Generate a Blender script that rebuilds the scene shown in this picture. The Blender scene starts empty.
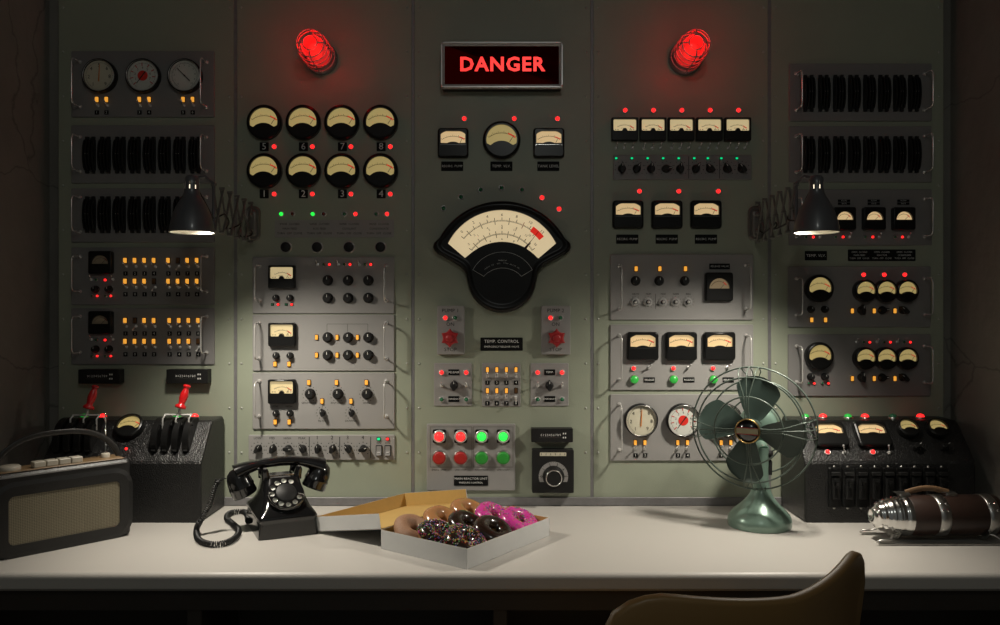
import bpy, bmesh, math, random
from math import sin, cos, pi, radians as R, sqrt, atan2, hypot
from mathutils import Vector, Matrix
random.seed(7)
SC = bpy.context.scene
COL = SC.collection
# ------------------------------------------------------------------ measures
F = 800.0            # focal length in pixels of a 1000 px wide frame
DD = 2.16            # camera to panel wall, metres
EYE = 1.271          # camera height
DESK = 0.75
U = DD / F           # metres per pixel on the panel wall

def W(px, py, d=0.0):
    """measured point of the photograph -> world point standing d metres in front of the panels"""
    k = (DD - d) / F
    return Vector(((px - 500) * k, -d, EYE + (312 - py) * k))

def on_desk(px, py):
    dep = (EYE - DESK) * F / (py - 312.0)
    return Vector(((px - 500) * dep / F, -(DD - dep), DESK))

# ------------------------------------------------------------------ materials
def new_mat(name):
    m = bpy.data.materials.new(name); m.use_nodes = True
    return m, m.node_tree, m.node_tree.nodes['Principled BSDF']

def mat(name, col, rough=.5, metal=0, var=.08, scale=40, bump=0, bscale=200, emit=0, ecol=None, coat=0, spec=None, stretch=None, trans=0):
    m, nt, b = new_mat(name)
    n = nt.nodes; l = nt.links
    tc = n.new('ShaderNodeTexCoord')
    src = tc.outputs['Object']
    if stretch:
        mp = n.new('ShaderNodeMapping'); mp.inputs['Scale'].default_value = stretch
        l.new(src, mp.inputs['Vector']); src = mp.outputs['Vector']
    nz = n.new('ShaderNodeTexNoise'); nz.inputs['Scale'].default_value = scale; nz.inputs['Detail'].default_value = 5
    l.new(src, nz.inputs['Vector'])
    mx = n.new('ShaderNodeMix'); mx.data_type = 'RGBA'
    mx.inputs[6].default_value = (*[max(0, c * (1 - var)) for c in col], 1)
    mx.inputs[7].default_value = (*[min(1, c * (1 + var)) for c in col], 1)
    l.new(nz.outputs['Fac'], mx.inputs[0]); l.new(mx.outputs[2], b.inputs['Base Color'])
    b.inputs['Roughness'].default_value = rough; b.inputs['Metallic'].default_value = metal
    if spec is not None: b.inputs['Specular IOR Level'].default_value = spec
    if coat: b.inputs['Coat Weight'].default_value = coat; b.inputs['Coat Roughness'].default_value = .12
    if trans: b.inputs['Transmission Weight'].default_value = trans
    if bump:
        n2 = n.new('ShaderNodeTexNoise'); n2.inputs['Scale'].default_value = bscale; n2.inputs['Detail'].default_value = 3
        l.new(src, n2.inputs['Vector'])
        bp = n.new('ShaderNodeBump'); bp.inputs['Strength'].default_value = bump; bp.inputs['Distance'].default_value = .002
        l.new(n2.outputs['Fac'], bp.inputs['Height']); l.new(bp.outputs['Normal'], b.inputs['Normal'])
    if emit:
        b.inputs['Emission Color'].default_value = (*(ecol or col), 1); b.inputs['Emission Strength'].default_value = emit
    return m

M = {}
M['green'] = mat('green_panel_paint', (.30, .325, .25), .44, 0, .07, 9, .15, 350)
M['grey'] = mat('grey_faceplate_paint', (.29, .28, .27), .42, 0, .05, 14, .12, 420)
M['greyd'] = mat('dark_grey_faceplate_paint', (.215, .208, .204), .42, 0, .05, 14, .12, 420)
M['strip'] = mat('seam_strip_metal', (.22, .215, .22), .45, .35, .2, 60)
M['rivet'] = mat('rivet_steel', (.42, .43, .39), .38, .3, .1, 60)
M['chrome'] = mat('chrome', (.75, .74, .72), .16, 1, .05, 90)
M['bright'] = mat('bright_nickel', (.72, .71, .69), .24, .55, .04, 90)
M['steel'] = mat('satin_steel', (.50, .49, .47), .3, 1, .08, 90)
M['black'] = mat('black_bakelite', (.008, .008, .008), .30, 0, .2, 60, spec=.3)
M['matt'] = mat('matt_black_plastic', (.011, .011, .011), .5, 0, .2, 60, spec=.3)
M['ink'] = mat('black_print', (.006, .006, .006), .6, 0, .1, 60, spec=.15)
M['inkg'] = mat('grey_print', (.07, .068, .06), .6, 0, .1, 60)
M['inkred'] = mat('red_print', (.50, .015, .01), .5, 0, .1, 60)
M['white'] = mat('white_print', (.75, .75, .72), .5, 0, .05, 60)
M['dialw'] = mat('white_dial_card', (.62, .62, .56), .45, 0, .06, 120)
M['dialc'] = mat('cream_dial_card', (.60, .56, .43), .45, 0, .06, 120)
M['dialoff'] = mat('unlit_dial_card', (.42, .32, .21), .5, 0, .15, 80)
M['redred'] = mat('red_dial_centre', (.70, .03, .02), .45, 0, .05, 60)
M['needle'] = mat('black_needle', (.02, .015, .012), .4, 0, .1, 60)
M['orange'] = mat('orange_needle', (.55, .18, .03), .4, 0, .1, 60)

def glow_card(name, col, hot, s):
    """a translucent dial lit from inside: an emission colour that varies slightly at random"""
    m, nt, b = new_mat(name); n = nt.nodes; l = nt.links
    b.inputs['Base Color'].default_value = (col[0] * .6, col[1] * .6, col[2] * .6, 1); b.inputs['Roughness'].default_value = .4
    nz = n.new('ShaderNodeTexNoise'); nz.inputs['Scale'].default_value = 25
    tc = n.new('ShaderNodeTexCoord'); l.new(tc.outputs['Object'], nz.inputs['Vector'])
    mx = n.new('ShaderNodeMix'); mx.data_type = 'RGBA'
    mx.inputs[6].default_value = (*col, 1); mx.inputs[7].default_value = (*hot, 1)
    l.new(nz.outputs['Fac'], mx.inputs[0]); l.new(mx.outputs[2], b.inputs['Emission Color'])
    b.inputs['Emission Strength'].default_value = s
    return m
M['dialY'] = glow_card('backlit_yellow_dial', (.46, .35, .13), (.56, .43, .17), .60)
M['glowred'] = mat('backlit_red_scale', (.5, .02, .015), .5, 0, .05, 60, emit=.55, ecol=(1, .03, .015))
M['dialV'] = glow_card('backlit_cream_dial', (.66, .52, .27), (.78, .62, .34), .66)
M['dialA'] = glow_card('backlit_amber_dial', (.66, .45, .22), (.80, .58, .30), .75)
M['dialB'] = glow_card('backlit_large_dial', (.74, .58, .34), (.84, .67, .40), .72)

def light_mat(name, col, s):
    m, nt, b = new_mat(name)
    b.inputs['Base Color'].default_value = (*[min(1, c * .5 + .02) for c in col], 1); b.inputs['Roughness'].default_value = .25
    n = nt.nodes; l = nt.links
    lw = n.new('ShaderNodeLayerWeight'); lw.inputs['Blend'].default_value = .35      # bulb seen through the lens, thinner glow at its rim
    mr = n.new('ShaderNodeMapRange'); mr.inputs['To Min'].default_value = s * 1.1; mr.inputs['To Max'].default_value = s * .55
    l.new(lw.outputs['Facing'], mr.inputs['Value']); l.new(mr.outputs['Result'], b.inputs['Emission Strength'])
    b.inputs['Emission Color'].default_value = (*col, 1)
    return m
M['Lred'] = light_mat('lit_red_lens', (1, .014, .014), 2.4)
M['Lgreen'] = light_mat('lit_green_lens', (.02, 1, .07), 1.3)
M['Lgreend'] = light_mat('lit_green_square_lens', (.0, .75, .25), .8)
M['Lamber'] = light_mat('lit_amber_lens', (1, .42, .05), .75)
M['Oamber'] = mat('unlit_amber_lens', (.10, .045, .015), .3, 0, .1, 60)
M['Ogreen'] = mat('unlit_green_lens', (.03, .17, .08), .2, 0, .2, 60)
M['Ored'] = mat('unlit_red_lens', (.13, .025, .022), .2, 0, .2, 60)
M['btnred'] = mat('red_button_plastic', (.42, .02, .018), .35, 0, .2, 500, .3, 900)
M['btngreen'] = mat('green_button_plastic', (.03, .32, .04), .35, 0, .2, 500, .3, 900)
M['btnlit'] = light_mat('lit_green_button', (.03, .55, .06), .35)
M['knobred'] = mat('red_star_knob', (.36, .018, .02), .4, 0, .1, 60)

# ------------------------------------------------------------------ mesh building
class MB:
    def __init__(s): s.v = []; s.f = []; s.fm = []; s.fs = []; s.m = []; s.c = 0
    def use(s, name):
        if name not in s.m: s.m.append(name)
        s.c = s.m.index(name); return s
    def add(s, vs, fs, smooth=False):
        o = len(s.v); s.v += [tuple(p) for p in vs]
        for f in fs: s.f.append([i + o for i in f]); s.fm.append(s.c); s.fs.append(smooth)
        return s
    def loft(s, loops, cap0=True, cap1=True, smooth=False, closed=True):
        n = len(loops[0]); vs = [p for L in loops for p in L]; fs = []
        for k in range(len(loops) - 1):
            for i in range(n if closed else n - 1):
                j = (i + 1) % n
                fs.append((k * n + i, k * n + j, (k + 1) * n + j, (k + 1) * n + i))
        s.add(vs, fs, smooth)
        if cap0: s.add(loops[0], [list(range(n))[::-1]])
        if cap1: s.add(loops[-1], [list(range(n))])
        return s
    def prism(s, poly, y0, y1, ch=0, smooth=False):
        """poly: (x, z) outline; from depth y0 (back) to y1 (front, nearer the viewer = smaller y)"""
        L = [[(x, y0, z) for x, z in poly]]
        if ch:
            cx = sum(p[0] for p in poly) / len(poly); cz = sum(p[1] for p in poly) / len(poly)
            ext = max(max(abs(x - cx), abs(z - cz)) for x, z in poly)
            k = 1 - ch / ext; sg = 1 if y1 < y0 else -1
            L.append([(x, y1 + sg * ch, z) for x, z in poly])
            ins = inset(poly, ch)
            L.append([(x, y1, z) for x, z in ins])
        else: L.append([(x, y1, z) for x, z in poly])
        return s.loft(L, smooth=False)
    def lathe(s, prof, o=(0, 0, 0), axis=(0, -1, 0), seg=32, smooth=True, cap=True, skip=None):
        a = Vector(axis).normalized(); t = Vector((0, 0, 1)) if abs(a.z) < .9 else Vector((1, 0, 0))
        e1 = t.cross(a).normalized(); e2 = a.cross(e1); o = Vector(o)
        vs = [o + a * h + (e1 * cos(2 * pi * i / seg) + e2 * sin(2 * pi * i / seg)) * max(r, 1e-5) for r, h in prof for i in range(seg)]
        fs = []
        for k in range(len(prof) - 1):
            for i in range(seg):
                if skip and skip(k, i): continue
                j = (i + 1) % seg
                fs.append((k * seg + i, k * seg + j, (k + 1) * seg + j, (k + 1) * seg + i))
        s.add(vs, fs, smooth)
        if cap:
            n = len(prof)
            if prof[0][0] > 1e-4: s.add(vs[:seg], [list(range(seg))[::-1]])
            if prof[-1][0] > 1e-4: s.add(vs[-seg:], [list(range(seg))])
        return s
    def tube(s, pts, r, seg=8, closed=False, flat=1.0, up=None):
        pts = [Vector(p) for p in pts]; n = len(pts); loops = []
        prev = None
        for i, p in enumerate(pts):
            if closed: t = pts[(i + 1) % n] - pts[i - 1]
            else: t = pts[min(i + 1, n - 1)] - pts[max(i - 1, 0)]
            t.normalize()
            if up is not None: e = Vector(up).cross(t)
            elif prev is None: e = (Vector((0, 0, 1)) if abs(t.z) < .9 else Vector((1, 0, 0))).cross(t)
            else: e = prev - t * prev.dot(t)
            if e.length < 1e-6: e = Vector((1, 0, 0)).cross(t)
            e.normalize(); prev = e; b = t.cross(e)
            rr = r[i] if isinstance(r, (list, tuple)) else r
            loops.append([p + (e * cos(2 * pi * k / seg) + b * sin(2 * pi * k / seg) * flat) * rr for k in range(seg)])
        if closed: loops.append(loops[0])
        return s.loft(loops, not closed, not closed, True)
    def box(s, c, d, rot=None, ch=0):
        x, y, z = d[0] / 2, d[1] / 2, d[2] / 2; c = Vector(c)
        if ch:
            L = []
            for yy, q in ((y, ch), (y - ch, 0), (-y + ch, 0), (-y, ch)):
                L.append([(a, yy, b) for a, b in rrect(2 * (x - q), 2 * (z - q), ch, 2)])
            if rot: L = [[rot @ Vector(p) + c for p in l] for l in L]
            else: L = [[Vector(p) + c for p in l] for l in L]
            return s.loft(L)
        vs = [Vector((a * x, b * y, e * z)) for a in (-1, 1) for b in (-1, 1) for e in (-1, 1)]
        if rot: vs = [rot @ v for v in vs]
        return s.add([v + c for v in vs], [(0, 1, 3, 2), (4, 6, 7, 5), (0, 4, 5, 1), (2, 3, 7, 6), (0, 2, 6, 4), (1, 5, 7, 3)])
    def sphere(s, c, r, seg=16, rings=8, sc=(1, 1, 1)):
        pr = [(r * sin(pi * k / rings), -r * cos(pi * k / rings)) for k in range(rings + 1)]
        o = len(s.v); s.lathe(pr, (0, 0, 0), (0, 0, 1), seg, cap=False)
        for i in range(o, len(s.v)): v = s.v[i]; s.v[i] = (v[0] * sc[0] + c[0], v[1] * sc[1] + c[1], v[2] * sc[2] + c[2])
        return s
    def text(s, t, size, x, z, y, align='CENTER', rot=None, bold=0):
        vs, fs = glyphs(t, align, bold)
        out = []
        for a, b in vs:
            p = (a * size, b * size)
            if rot: p = (p[0] * cos(rot) - p[1] * sin(rot), p[0] * sin(rot) + p[1] * cos(rot))
            out.append((x + p[0], y, z + p[1]))
        return s.add(out, fs)
    def xf(s, mtx, start=0):
        for i in range(start, len(s.v)): s.v[i] = tuple(mtx @ Vector(s.v[i]))
        return s
    def mesh(s, name):
        me = bpy.data.meshes.new(name); me.from_pydata(s.v, [], s.f)
        for k in s.m: me.materials.append(M[k])
        me.polygons.foreach_set('material_index', s.fm); me.polygons.foreach_set('use_smooth', s.fs)
        bm = bmesh.new(); bm.from_mesh(me); bmesh.ops.recalc_face_normals(bm, faces=bm.faces); bm.to_mesh(me); bm.free()
        me.update(); return me

def inset(poly, d):
    n = len(poly); out = []
    A = sum(poly[i][0] * poly[(i + 1) % n][1] - poly[(i + 1) % n][0] * poly[i][1] for i in range(n))
    sg = 1 if A > 0 else -1
    for i in range(n):
        p0, p, p1 = poly[i - 1], poly[i], poly[(i + 1) % n]
        e0 = (p[0] - p0[0], p[1] - p0[1]); e1 = (p1[0] - p[0], p1[1] - p[1])
        l0 = hypot(*e0) or 1e-9; l1 = hypot(*e1) or 1e-9
        n0 = (-e0[1] / l0 * sg, e0[0] / l0 * sg); n1 = (-e1[1] / l1 * sg, e1[0] / l1 * sg)
        bx, bz = n0[0] + n1[0], n0[1] + n1[1]; q = bx * bx + bz * bz
        k = min(2 * d / q if q > 1e-6 else 0, 2.5 * d)
        out.append((p[0] + bx * k, p[1] + bz * k))
    return out

def rrect(w, h, r, n=4, cx=0, cz=0):
    r = min(r, w / 2 - 1e-5, h / 2 - 1e-5); P = []
    for qx, qz, a0 in ((1, 1, 0), (-1, 1, 90), (-1, -1, 180), (1, -1, 270)):
        for k in range(n + 1):
            a = R(a0 + 90 * k / n)
            P.append((cx + qx * (w / 2 - r) + r * cos(a), cz + qz * (h / 2 - r) + r * sin(a)))
    return P
def circ(r, n=32, cx=0, cz=0): return [(cx + r * cos(2 * pi * i / n), cz + r * sin(2 * pi * i / n)) for i in range(n)]
def arcp(cx, cz, r, a0, a1, n): return [(cx + r * cos(R(a0 + (a1 - a0) * k / n)), cz + r * sin(R(a0 + (a1 - a0) * k / n))) for k in range(n + 1)]

_gl = {}
def glyphs(t, align='CENTER', bold=0):
    key = (t, align, bold)
    if key not in _gl:
        cu = bpy.data.curves.new('t', 'FONT'); cu.body = t; cu.align_x = align; cu.align_y = 'CENTER'; cu.resolution_u = 2; cu.offset = bold; cu.space_character = 1.12 if bold else 1.05
        o = bpy.data.objects.new('t', cu); COL.objects.link(o)
        dg = bpy.context.evaluated_depsgraph_get(); dg.update()
        me = bpy.data.meshes.new_from_object(o.evaluated_get(dg))
        _gl[key] = ([(v.co.x, v.co.y) for v in me.vertices], [list(p.vertices) for p in me.polygons])
        bpy.data.objects.remove(o); bpy.data.curves.remove(cu); bpy.data.meshes.remove(me)
    return _gl[key]

_cache = {}
def cached(key, fn):
    if key not in _cache: _cache[key] = fn()
    return _cache[key]

def link(name, me, loc=(0, 0, 0), parent=None, rot=(0, 0, 0), label=None, cat=None, group=None, kind=None):
    o = bpy.data.objects.new(name, me); COL.objects.link(o)
    o.location = loc; o.rotation_euler = rot
    if parent is not None: o.parent = parent
    if label: o['label'] = label
    if cat: o['category'] = cat
    if group: o['group'] = group
    if kind: o['kind'] = kind
    return o
def rel(p, parent): return Vector(p) - (parent.location if parent is not None else Vector((0, 0, 0)))
class T(dict):
    """tags of a top-level thing"""
    pass
def tg(label, cat, group=None): return dict(label=label, cat=cat, group=group)
LAMP_W = 25.0; LAMP_CONE = 131; LAMP_TILT = .38; LAMP_FWD = .10; AMB = .078; CH_TOP = .934
def beacon_glass():
    m, nt, b = new_mat('red_beacon_glass'); n = nt.nodes; l = nt.links
    b.inputs['Base Color'].default_value = (.7, .02, .02, 1); b.inputs['Roughness'].default_value = .12
    b.inputs['Emission Color'].default_value = (1, .045, .04, 1); b.inputs['Emission Strength'].default_value = .5      # frosted red glass glowing through
    tr = n.new('ShaderNodeBsdfTransparent'); tr.inputs['Color'].default_value = (1, .12, .10, 1)
    lw = n.new('ShaderNodeLayerWeight'); lw.inputs['Blend'].default_value = .45; mr = n.new('ShaderNodeMapRange'); mr.inputs['To Min'].default_value = .62; mr.inputs['To Max'].default_value = .10
    l.new(lw.outputs['Facing'], mr.inputs['Value']); mx = n.new('ShaderNodeMixShader'); l.new(mr.outputs['Result'], mx.inputs['Fac']); l.new(b.outputs['BSDF'], mx.inputs[1]); l.new(tr.outputs['BSDF'], mx.inputs[2])
    l.new(mx.outputs['Shader'], n['Material Output'].inputs['Surface']); return m
M['beacon'] = beacon_glass(); M['redbulb'] = light_mat('glowing_red_bulb', (1, .07, .06), 1.8)
M['armgrey'] = mat('scissor_arm_steel', (.17, .165, .15), .4, .3, .1, 60)
M['frame'] = mat('sign_frame_aluminium', (.66, .65, .64), .3, .4, .05, 60)
M['cage'] = mat('cage_wire', (.40, .34, .34), .35, .4, .1, 60)
M['lampgrey'] = mat('charcoal_lamp_enamel', (.10, .102, .112), .38, .1, .1, 60, coat=.3)
M['shadewhite'] = mat('white_shade_lining', (.8, .78, .70), .5, 0, .03, 60)
M['bulb'] = light_mat('glowing_bulb', (1, .86, .62), 1.5)
M['rubber'] = mat('black_rubber', (.012, .012, .012), .4, 0, .2, 60)
M['gloss'] = mat('polished_bakelite', (.006, .006, .0065), .14, 0, .2, 40, coat=.6)
M['Ggreen'] = light_mat('lit_small_green_lens', (.02, .55, .06), .55)
M['desktop'] = mat('off_white_laminate', (.50, .475, .44), .38, 0, .03, 5, .05, 200)
M['deskdark'] = mat('dark_brown_desk_board', (.035, .028, .022), .5, 0, .2, 12)
M['cardwhite'] = mat('white_card', (.60, .60, .59), .55, 0, .03, 60)
M['kraft'] = mat('kraft_card', (.50, .32, .10), .7, 0, .08, 60)
M['dough'] = mat('fried_dough', (.36, .18, .07), .5, 0, .2, 35, .4, 120)
M['sugar'] = mat('sugared_dough', (.30, .16, .085), .7, 0, .2, 60, .4, 300)
M['sugartop'] = mat('sugar_crust', (.33, .18, .105), .5, 0, .25, 300, .7, 700)
M['glaze'] = mat('glazed_dough', (.37, .175, .07), .25, 0, .12, 30, .2, 90, coat=.4)
M['choc'] = mat('chocolate_icing', (.018, .009, .006), .22, 0, .2, 30, .15, 60, coat=.7)
M['pink'] = mat('pink_icing', (.60, .045, .30), .3, 0, .06, 30, .15, 60, coat=.3)
for k, c in (('r', (.5, .03, .03)), ('g', (.05, .35, .08)), ('b', (.04, .10, .45)), ('y', (.55, .40, .05)), ('w', (.5, .5, .5)), ('p', (.5, .06, .3))): M['spr_' + k] = mat('sprinkle_' + k, c, .4)
M['fangreen'] = mat('hammered_green_paint', (.20, .30, .245), .28, .3, .12, 14, .12, 60, coat=.3)
M['fanblade'] = mat('dark_green_paint', (.040, .062, .052), .42, .1, .12, 20)
M['fanwire'] = mat('green_wire_paint', (.10, .13, .11), .35, .3, .1, 30)
M['gold'] = mat('brass_rim', (.55, .36, .14), .3, 1, .1, 60)
M['badge'] = mat('badge_beige', (.30, .27, .17), .4, 0, .1, 60)
M['badgered'] = mat('badge_red', (.30, .02, .02), .4, 0, .1, 60)
M['brownskin'] = mat('brown_lacquer', (.036, .019, .014), .40, 0, .25, 30)
M['strap'] = mat('tan_leather_strap', (.22, .13, .07), .5, 0, .15, 60)
M['strapblack'] = mat('black_leather_strap', (.018, .017, .016), .38, 0, .15, 60)
M['radioskin'] = mat('black_leatherette', (.012, .012, .012), .36, 0, .2, 40, .25, 500)
M['tan'] = mat('tan_wood_top', (.22, .14, .07), .4, 0, .2, 20, stretch=(1, 8, 1))
M['keycream'] = mat('cream_plastic', (.50, .46, .38), .4, 0, .04, 60)
M['chairskin'] = mat('mustard_brown_moulded_plastic', (.25, .145, .050), .42, 0, .08, 12, .05, 200)
M['handlered'] = mat('glossy_red_lacquer', (.50, .010, .012), .18, 0, .05, 30, coat=.6)
M['fork'] = mat('zinc_fork', (.55, .54, .52), .35, .4, .05, 60)
M['floor'] = mat('dark_floor', (.05, .047, .043), .5, 0, .2, 8)

def leather():
    m, nt, b = new_mat('black_wrinkle_leather'); n = nt.nodes; l = nt.links
    b.inputs['Base Color'].default_value = (.011, .011, .011, 1); b.inputs['Roughness'].default_value = .33
    tc = n.new('ShaderNodeTexCoord'); nz = n.new('ShaderNodeTexNoise'); nz.inputs['Scale'].default_value = 60; l.new(tc.outputs['Object'], nz.inputs['Vector'])
    va = n.new('ShaderNodeVectorMath'); va.operation = 'MULTIPLY_ADD'; va.inputs[1].default_value = (.006,) * 3; l.new(nz.outputs['Color'], va.inputs[0]); l.new(tc.outputs['Object'], va.inputs[2])
    vo = n.new('ShaderNodeTexVoronoi'); vo.feature = 'SMOOTH_F1'; vo.inputs['Scale'].default_value = 380; l.new(va.outputs[0], vo.inputs['Vector'])
    bp = n.new('ShaderNodeBump'); bp.inputs['Strength'].default_value = 1; bp.inputs['Distance'].default_value = .0016; bp.invert = True
    l.new(vo.outputs['Distance'], bp.inputs['Height']); l.new(bp.outputs['Normal'], b.inputs['Normal'])
    return m
M['leather'] = leather()
def grille():
    m, nt, b = new_mat('woven_tan_grille_cloth'); n = nt.nodes; l = nt.links
    tc = n.new('ShaderNodeTexCoord'); mp = n.new('ShaderNodeMapping'); mp.inputs['Scale'].default_value = (420, 420, 420); mp.inputs['Rotation'].default_value = (0, R(45), 0)
    l.new(tc.outputs['Object'], mp.inputs['Vector']); ck = n.new('ShaderNodeTexChecker'); ck.inputs['Scale'].default_value = 1
    l.new(mp.outputs['Vector'], ck.inputs['Vector']); ck.inputs['Color1'].default_value = (.23, .20, .13, 1); ck.inputs['Color2'].default_value = (.10, .085, .055, 1)
    l.new(ck.outputs['Color'], b.inputs['Base Color']); b.inputs['Roughness'].default_value = .6
    bp = n.new('ShaderNodeBump'); bp.inputs['Strength'].default_value = .5; bp.inputs['Distance'].default_value = .001; l.new(ck.outputs['Fac'], bp.inputs['Height']); l.new(bp.outputs['Normal'], b.inputs['Normal'])
    return m
M['grille'] = grille()
def concrete():
    m, nt, b = new_mat('old_cracked_concrete'); n = nt.nodes; l = nt.links
    tc = n.new('ShaderNodeTexCoord'); nz = n.new('ShaderNodeTexNoise'); nz.inputs['Scale'].default_value = 3; nz.inputs['Detail'].default_value = 9
    l.new(tc.outputs['Object'], nz.inputs['Vector'])
    cr = n.new('ShaderNodeValToRGB'); cr.color_ramp.elements[0].position = .3; cr.color_ramp.elements[0].color = (.17, .16, .14, 1); cr.color_ramp.elements[1].position = .75; cr.color_ramp.elements[1].color = (.26, .245, .215, 1)
    l.new(nz.outputs['Fac'], cr.inputs['Fac'])
    va = n.new('ShaderNodeVectorMath'); va.operation = 'MULTIPLY_ADD'; va.inputs[1].default_value = (.25,) * 3; l.new(nz.outputs['Color'], va.inputs[0]); l.new(tc.outputs['Object'], va.inputs[2])
    vo = n.new('ShaderNodeTexVoronoi'); vo.feature = 'DISTANCE_TO_EDGE'; vo.inputs['Scale'].default_value = 1.7; l.new(va.outputs[0], vo.inputs['Vector'])
    mr = n.new('ShaderNodeMapRange'); mr.inputs['From Max'].default_value = .006; mr.inputs['To Min'].default_value = .6; l.new(vo.outputs['Distance'], mr.inputs['Value'])
    mx = n.new('ShaderNodeMix'); mx.data_type = 'RGBA'; mx.blend_type = 'MULTIPLY'; mx.inputs[0].default_value = 1
    l.new(cr.outputs['Color'], mx.inputs[6]); l.new(mr.outputs['Result'], mx.inputs[7]); l.new(mx.outputs[2], b.inputs['Base Color'])
    b.inputs['Roughness'].default_value = .85
    n2 = n.new('ShaderNodeTexNoise'); n2.inputs['Scale'].default_value = 30; n2.inputs['Detail'].default_value = 8; l.new(tc.outputs['Object'], n2.inputs['Vector'])
    bp = n.new('ShaderNodeBump'); bp.inputs['Strength'].default_value = .5; bp.inputs['Distance'].default_value = .006; l.new(n2.outputs['Fac'], bp.inputs['Height']); l.new(bp.outputs['Normal'], b.inputs['Normal'])
    return m
M['concrete'] = concrete()
# ------------------------------------------------------------------ small components (all face -Y, origin on the surface they sit on)
def led(kind, r, loc, parent=None, rot=(0, 0, 0), name='indicator_light', **t):
    """chrome bezel with a domed coloured lens"""
    def bez():
        b = MB().use('bright'); b.lathe([(r * 1.0, 0), (r * 1.0, .003), (r * .92, .0042), (r * .74, .0042), (r * .70, .002)], seg=20, cap=False); return b.mesh('indicator_bezel')
    def lens():
        b = MB().use(kind); q = r * .62
        b.lathe([(q, .0015), (q, .0045), (q * .92, .0065), (q * .7, .0085), (q * .4, .0098), (0.00001, .0102)], seg=16, cap=False); return b.mesh('indicator_lens')
    o = link(name, cached(('bez', round(r, 5)), bez), loc, parent, rot, **t)
    link('lens', cached(('lens', kind, round(r, 5)), lens), (0, 0, 0), o)
    return o
def led_small(kind, r, loc, parent=None, rot=(0, 0, 0), square=False, **t):
    def f():
        b = MB()
        if square:
            b.use('ink').prism(rrect(r * 2.7, r * 2.4, r * .2, 1), 0, -.0015)
            b.use(kind).prism(rrect(r * 2, r * 1.6, r * .3, 2), -.0015, -.004, .0005)
        else:
            b.use('steel').lathe([(r * 1.15, 0), (r * 1.15, .002), (r * .85, .003)], seg=14, cap=False)
            b.use(kind).lathe([(r * .86, .001), (r * .85, .004), (r * .55, .0062), (.00001, .0068)], seg=12, cap=False)
        return b.mesh('indicator_light')
    return link('indicator_light', cached(('leds', kind, round(r, 5), square), f), loc, parent, rot, **t)
def amber(lit, loc, parent=None, rot=(0, 0, 0), w=3.2, h=5, **t):
    def f():
        b = MB().use('ink').prism(rrect((w + .9) * U, (h + .9) * U, .001, 1), 0, -.002)
        b.use('Lamber' if lit else 'Oamber').prism(rrect(w * U, h * U, .0012, 2), -.002, -.006, .0012)
        return b.mesh('pilot_lamp')
    if not t.get('label') and not lit: t['label'] = 'unlit pilot lamp'
    return link('pilot_lamp', cached(('amb', lit, w, h), f), loc, parent, rot, **t)
def toggle(loc, parent=None, rot=(0, 0, 0), up=True, side=0.0, L=.021, **t):
    def nut():
        b = MB().use('bright'); b.lathe([(.0050, 0), (.0050, .0025), (.0034, .003), (.0034, .0065), (.002, .007)], seg=6, smooth=False); return b.mesh('toggle_nut')
    def lev():
        b = MB().use('bright'); b.lathe([(.0014, 0), (.0014, L * .3), (.0024, L * .8), (.0027, L * .92), (.0020, L), (.00001, L * 1.03)], seg=10); return b.mesh('toggle_lever')
    o = link('toggle_switch', cached('tnut', nut), loc, parent, rot, **t)
    # lever points up or down from straight out
    link('lever', cached(('tlev', L), lev), (0, -.004, 0), o, (R(-28 if up else 28), 0, side))
    return o
def knob(r, loc, parent=None, rot=(0, 0, 0), ang=0, style='round', name='knob', **t):
    def f():
        b = MB()
        if style == 'round':      # fluted black knob with a white index line
            b.use('matt'); b.lathe([(r, 0), (r, .003), (r * .86, .005)], seg=28)
            L = []
            for y, k in ((-.005, .80), (-.014, .76), (-.016, .66)):
                L.append([((r * k * (1 + .05 * cos(10 * 2 * pi * i / 40))) * cos(2 * pi * i / 40), y, (r * k * (1 + .05 * cos(10 * 2 * pi * i / 40))) * sin(2 * pi * i / 40)) for i in range(40)])
            b.loft(L, smooth=True)
            b.use('white').box((0, -.0163, r * .38), (r * .10, .0006, r * .5))
        elif style == 'ring':     # black knob in a bright ring
            b.use('bright').lathe([(r, 0), (r * 1.0, .006), (r * .93, .0075), (r * .86, .006)], seg=28, cap=False)
            b.use('matt').lathe([(r * .86, .0), (r * .86, .010), (r * .80, .0125), (r * .70, .0135), (.00001, .013)], seg=28)
        elif style == 'silver':
            b.use('bright').lathe([(r, 0), (r, .002), (r * .86, .004), (r * .74, .007)], seg=28)
            b.use('matt').lathe([(r * .52, .004), (r * .50, .012), (r * .42, .0135)], seg=20)
            b.use('bright').lathe([(r * .36, .0135), (r * .34, .016), (.00001, .0165)], seg=16, cap=False)
        else:                     # pointer knob with a waisted bar grip
            b.use('matt').lathe([(r * .80, 0), (r * .80, .003), (r * .70, .005), (r * .64, .011), (r * .5, .012)], seg=28)
            P = [(0, 1.12), (-.20, .85), (-.34, .35), (-.46, 0), (-.40, -.5), (-.30, -.86), (0, -.95), (.30, -.86), (.40, -.5), (.46, 0), (.34, .35), (.20, .85)]
            b.prism([(x * r, z * r) for x, z in P], -.002, -.019, r * .08)
            b.use('white').box((0, -.0192, r * .62), (r * .09, .0006, r * .5))
        return b.mesh(name)
    o = link(name, cached(('knob', style, round(r, 5)), f), loc, parent, (rot[0], 0, 0), **t)
    if ang: o.rotation_euler = (Matrix.Rotation(rot[0], 3, 'X') @ Matrix.Rotation(R(ang), 3, 'Y')).to_euler()
    return o
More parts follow.
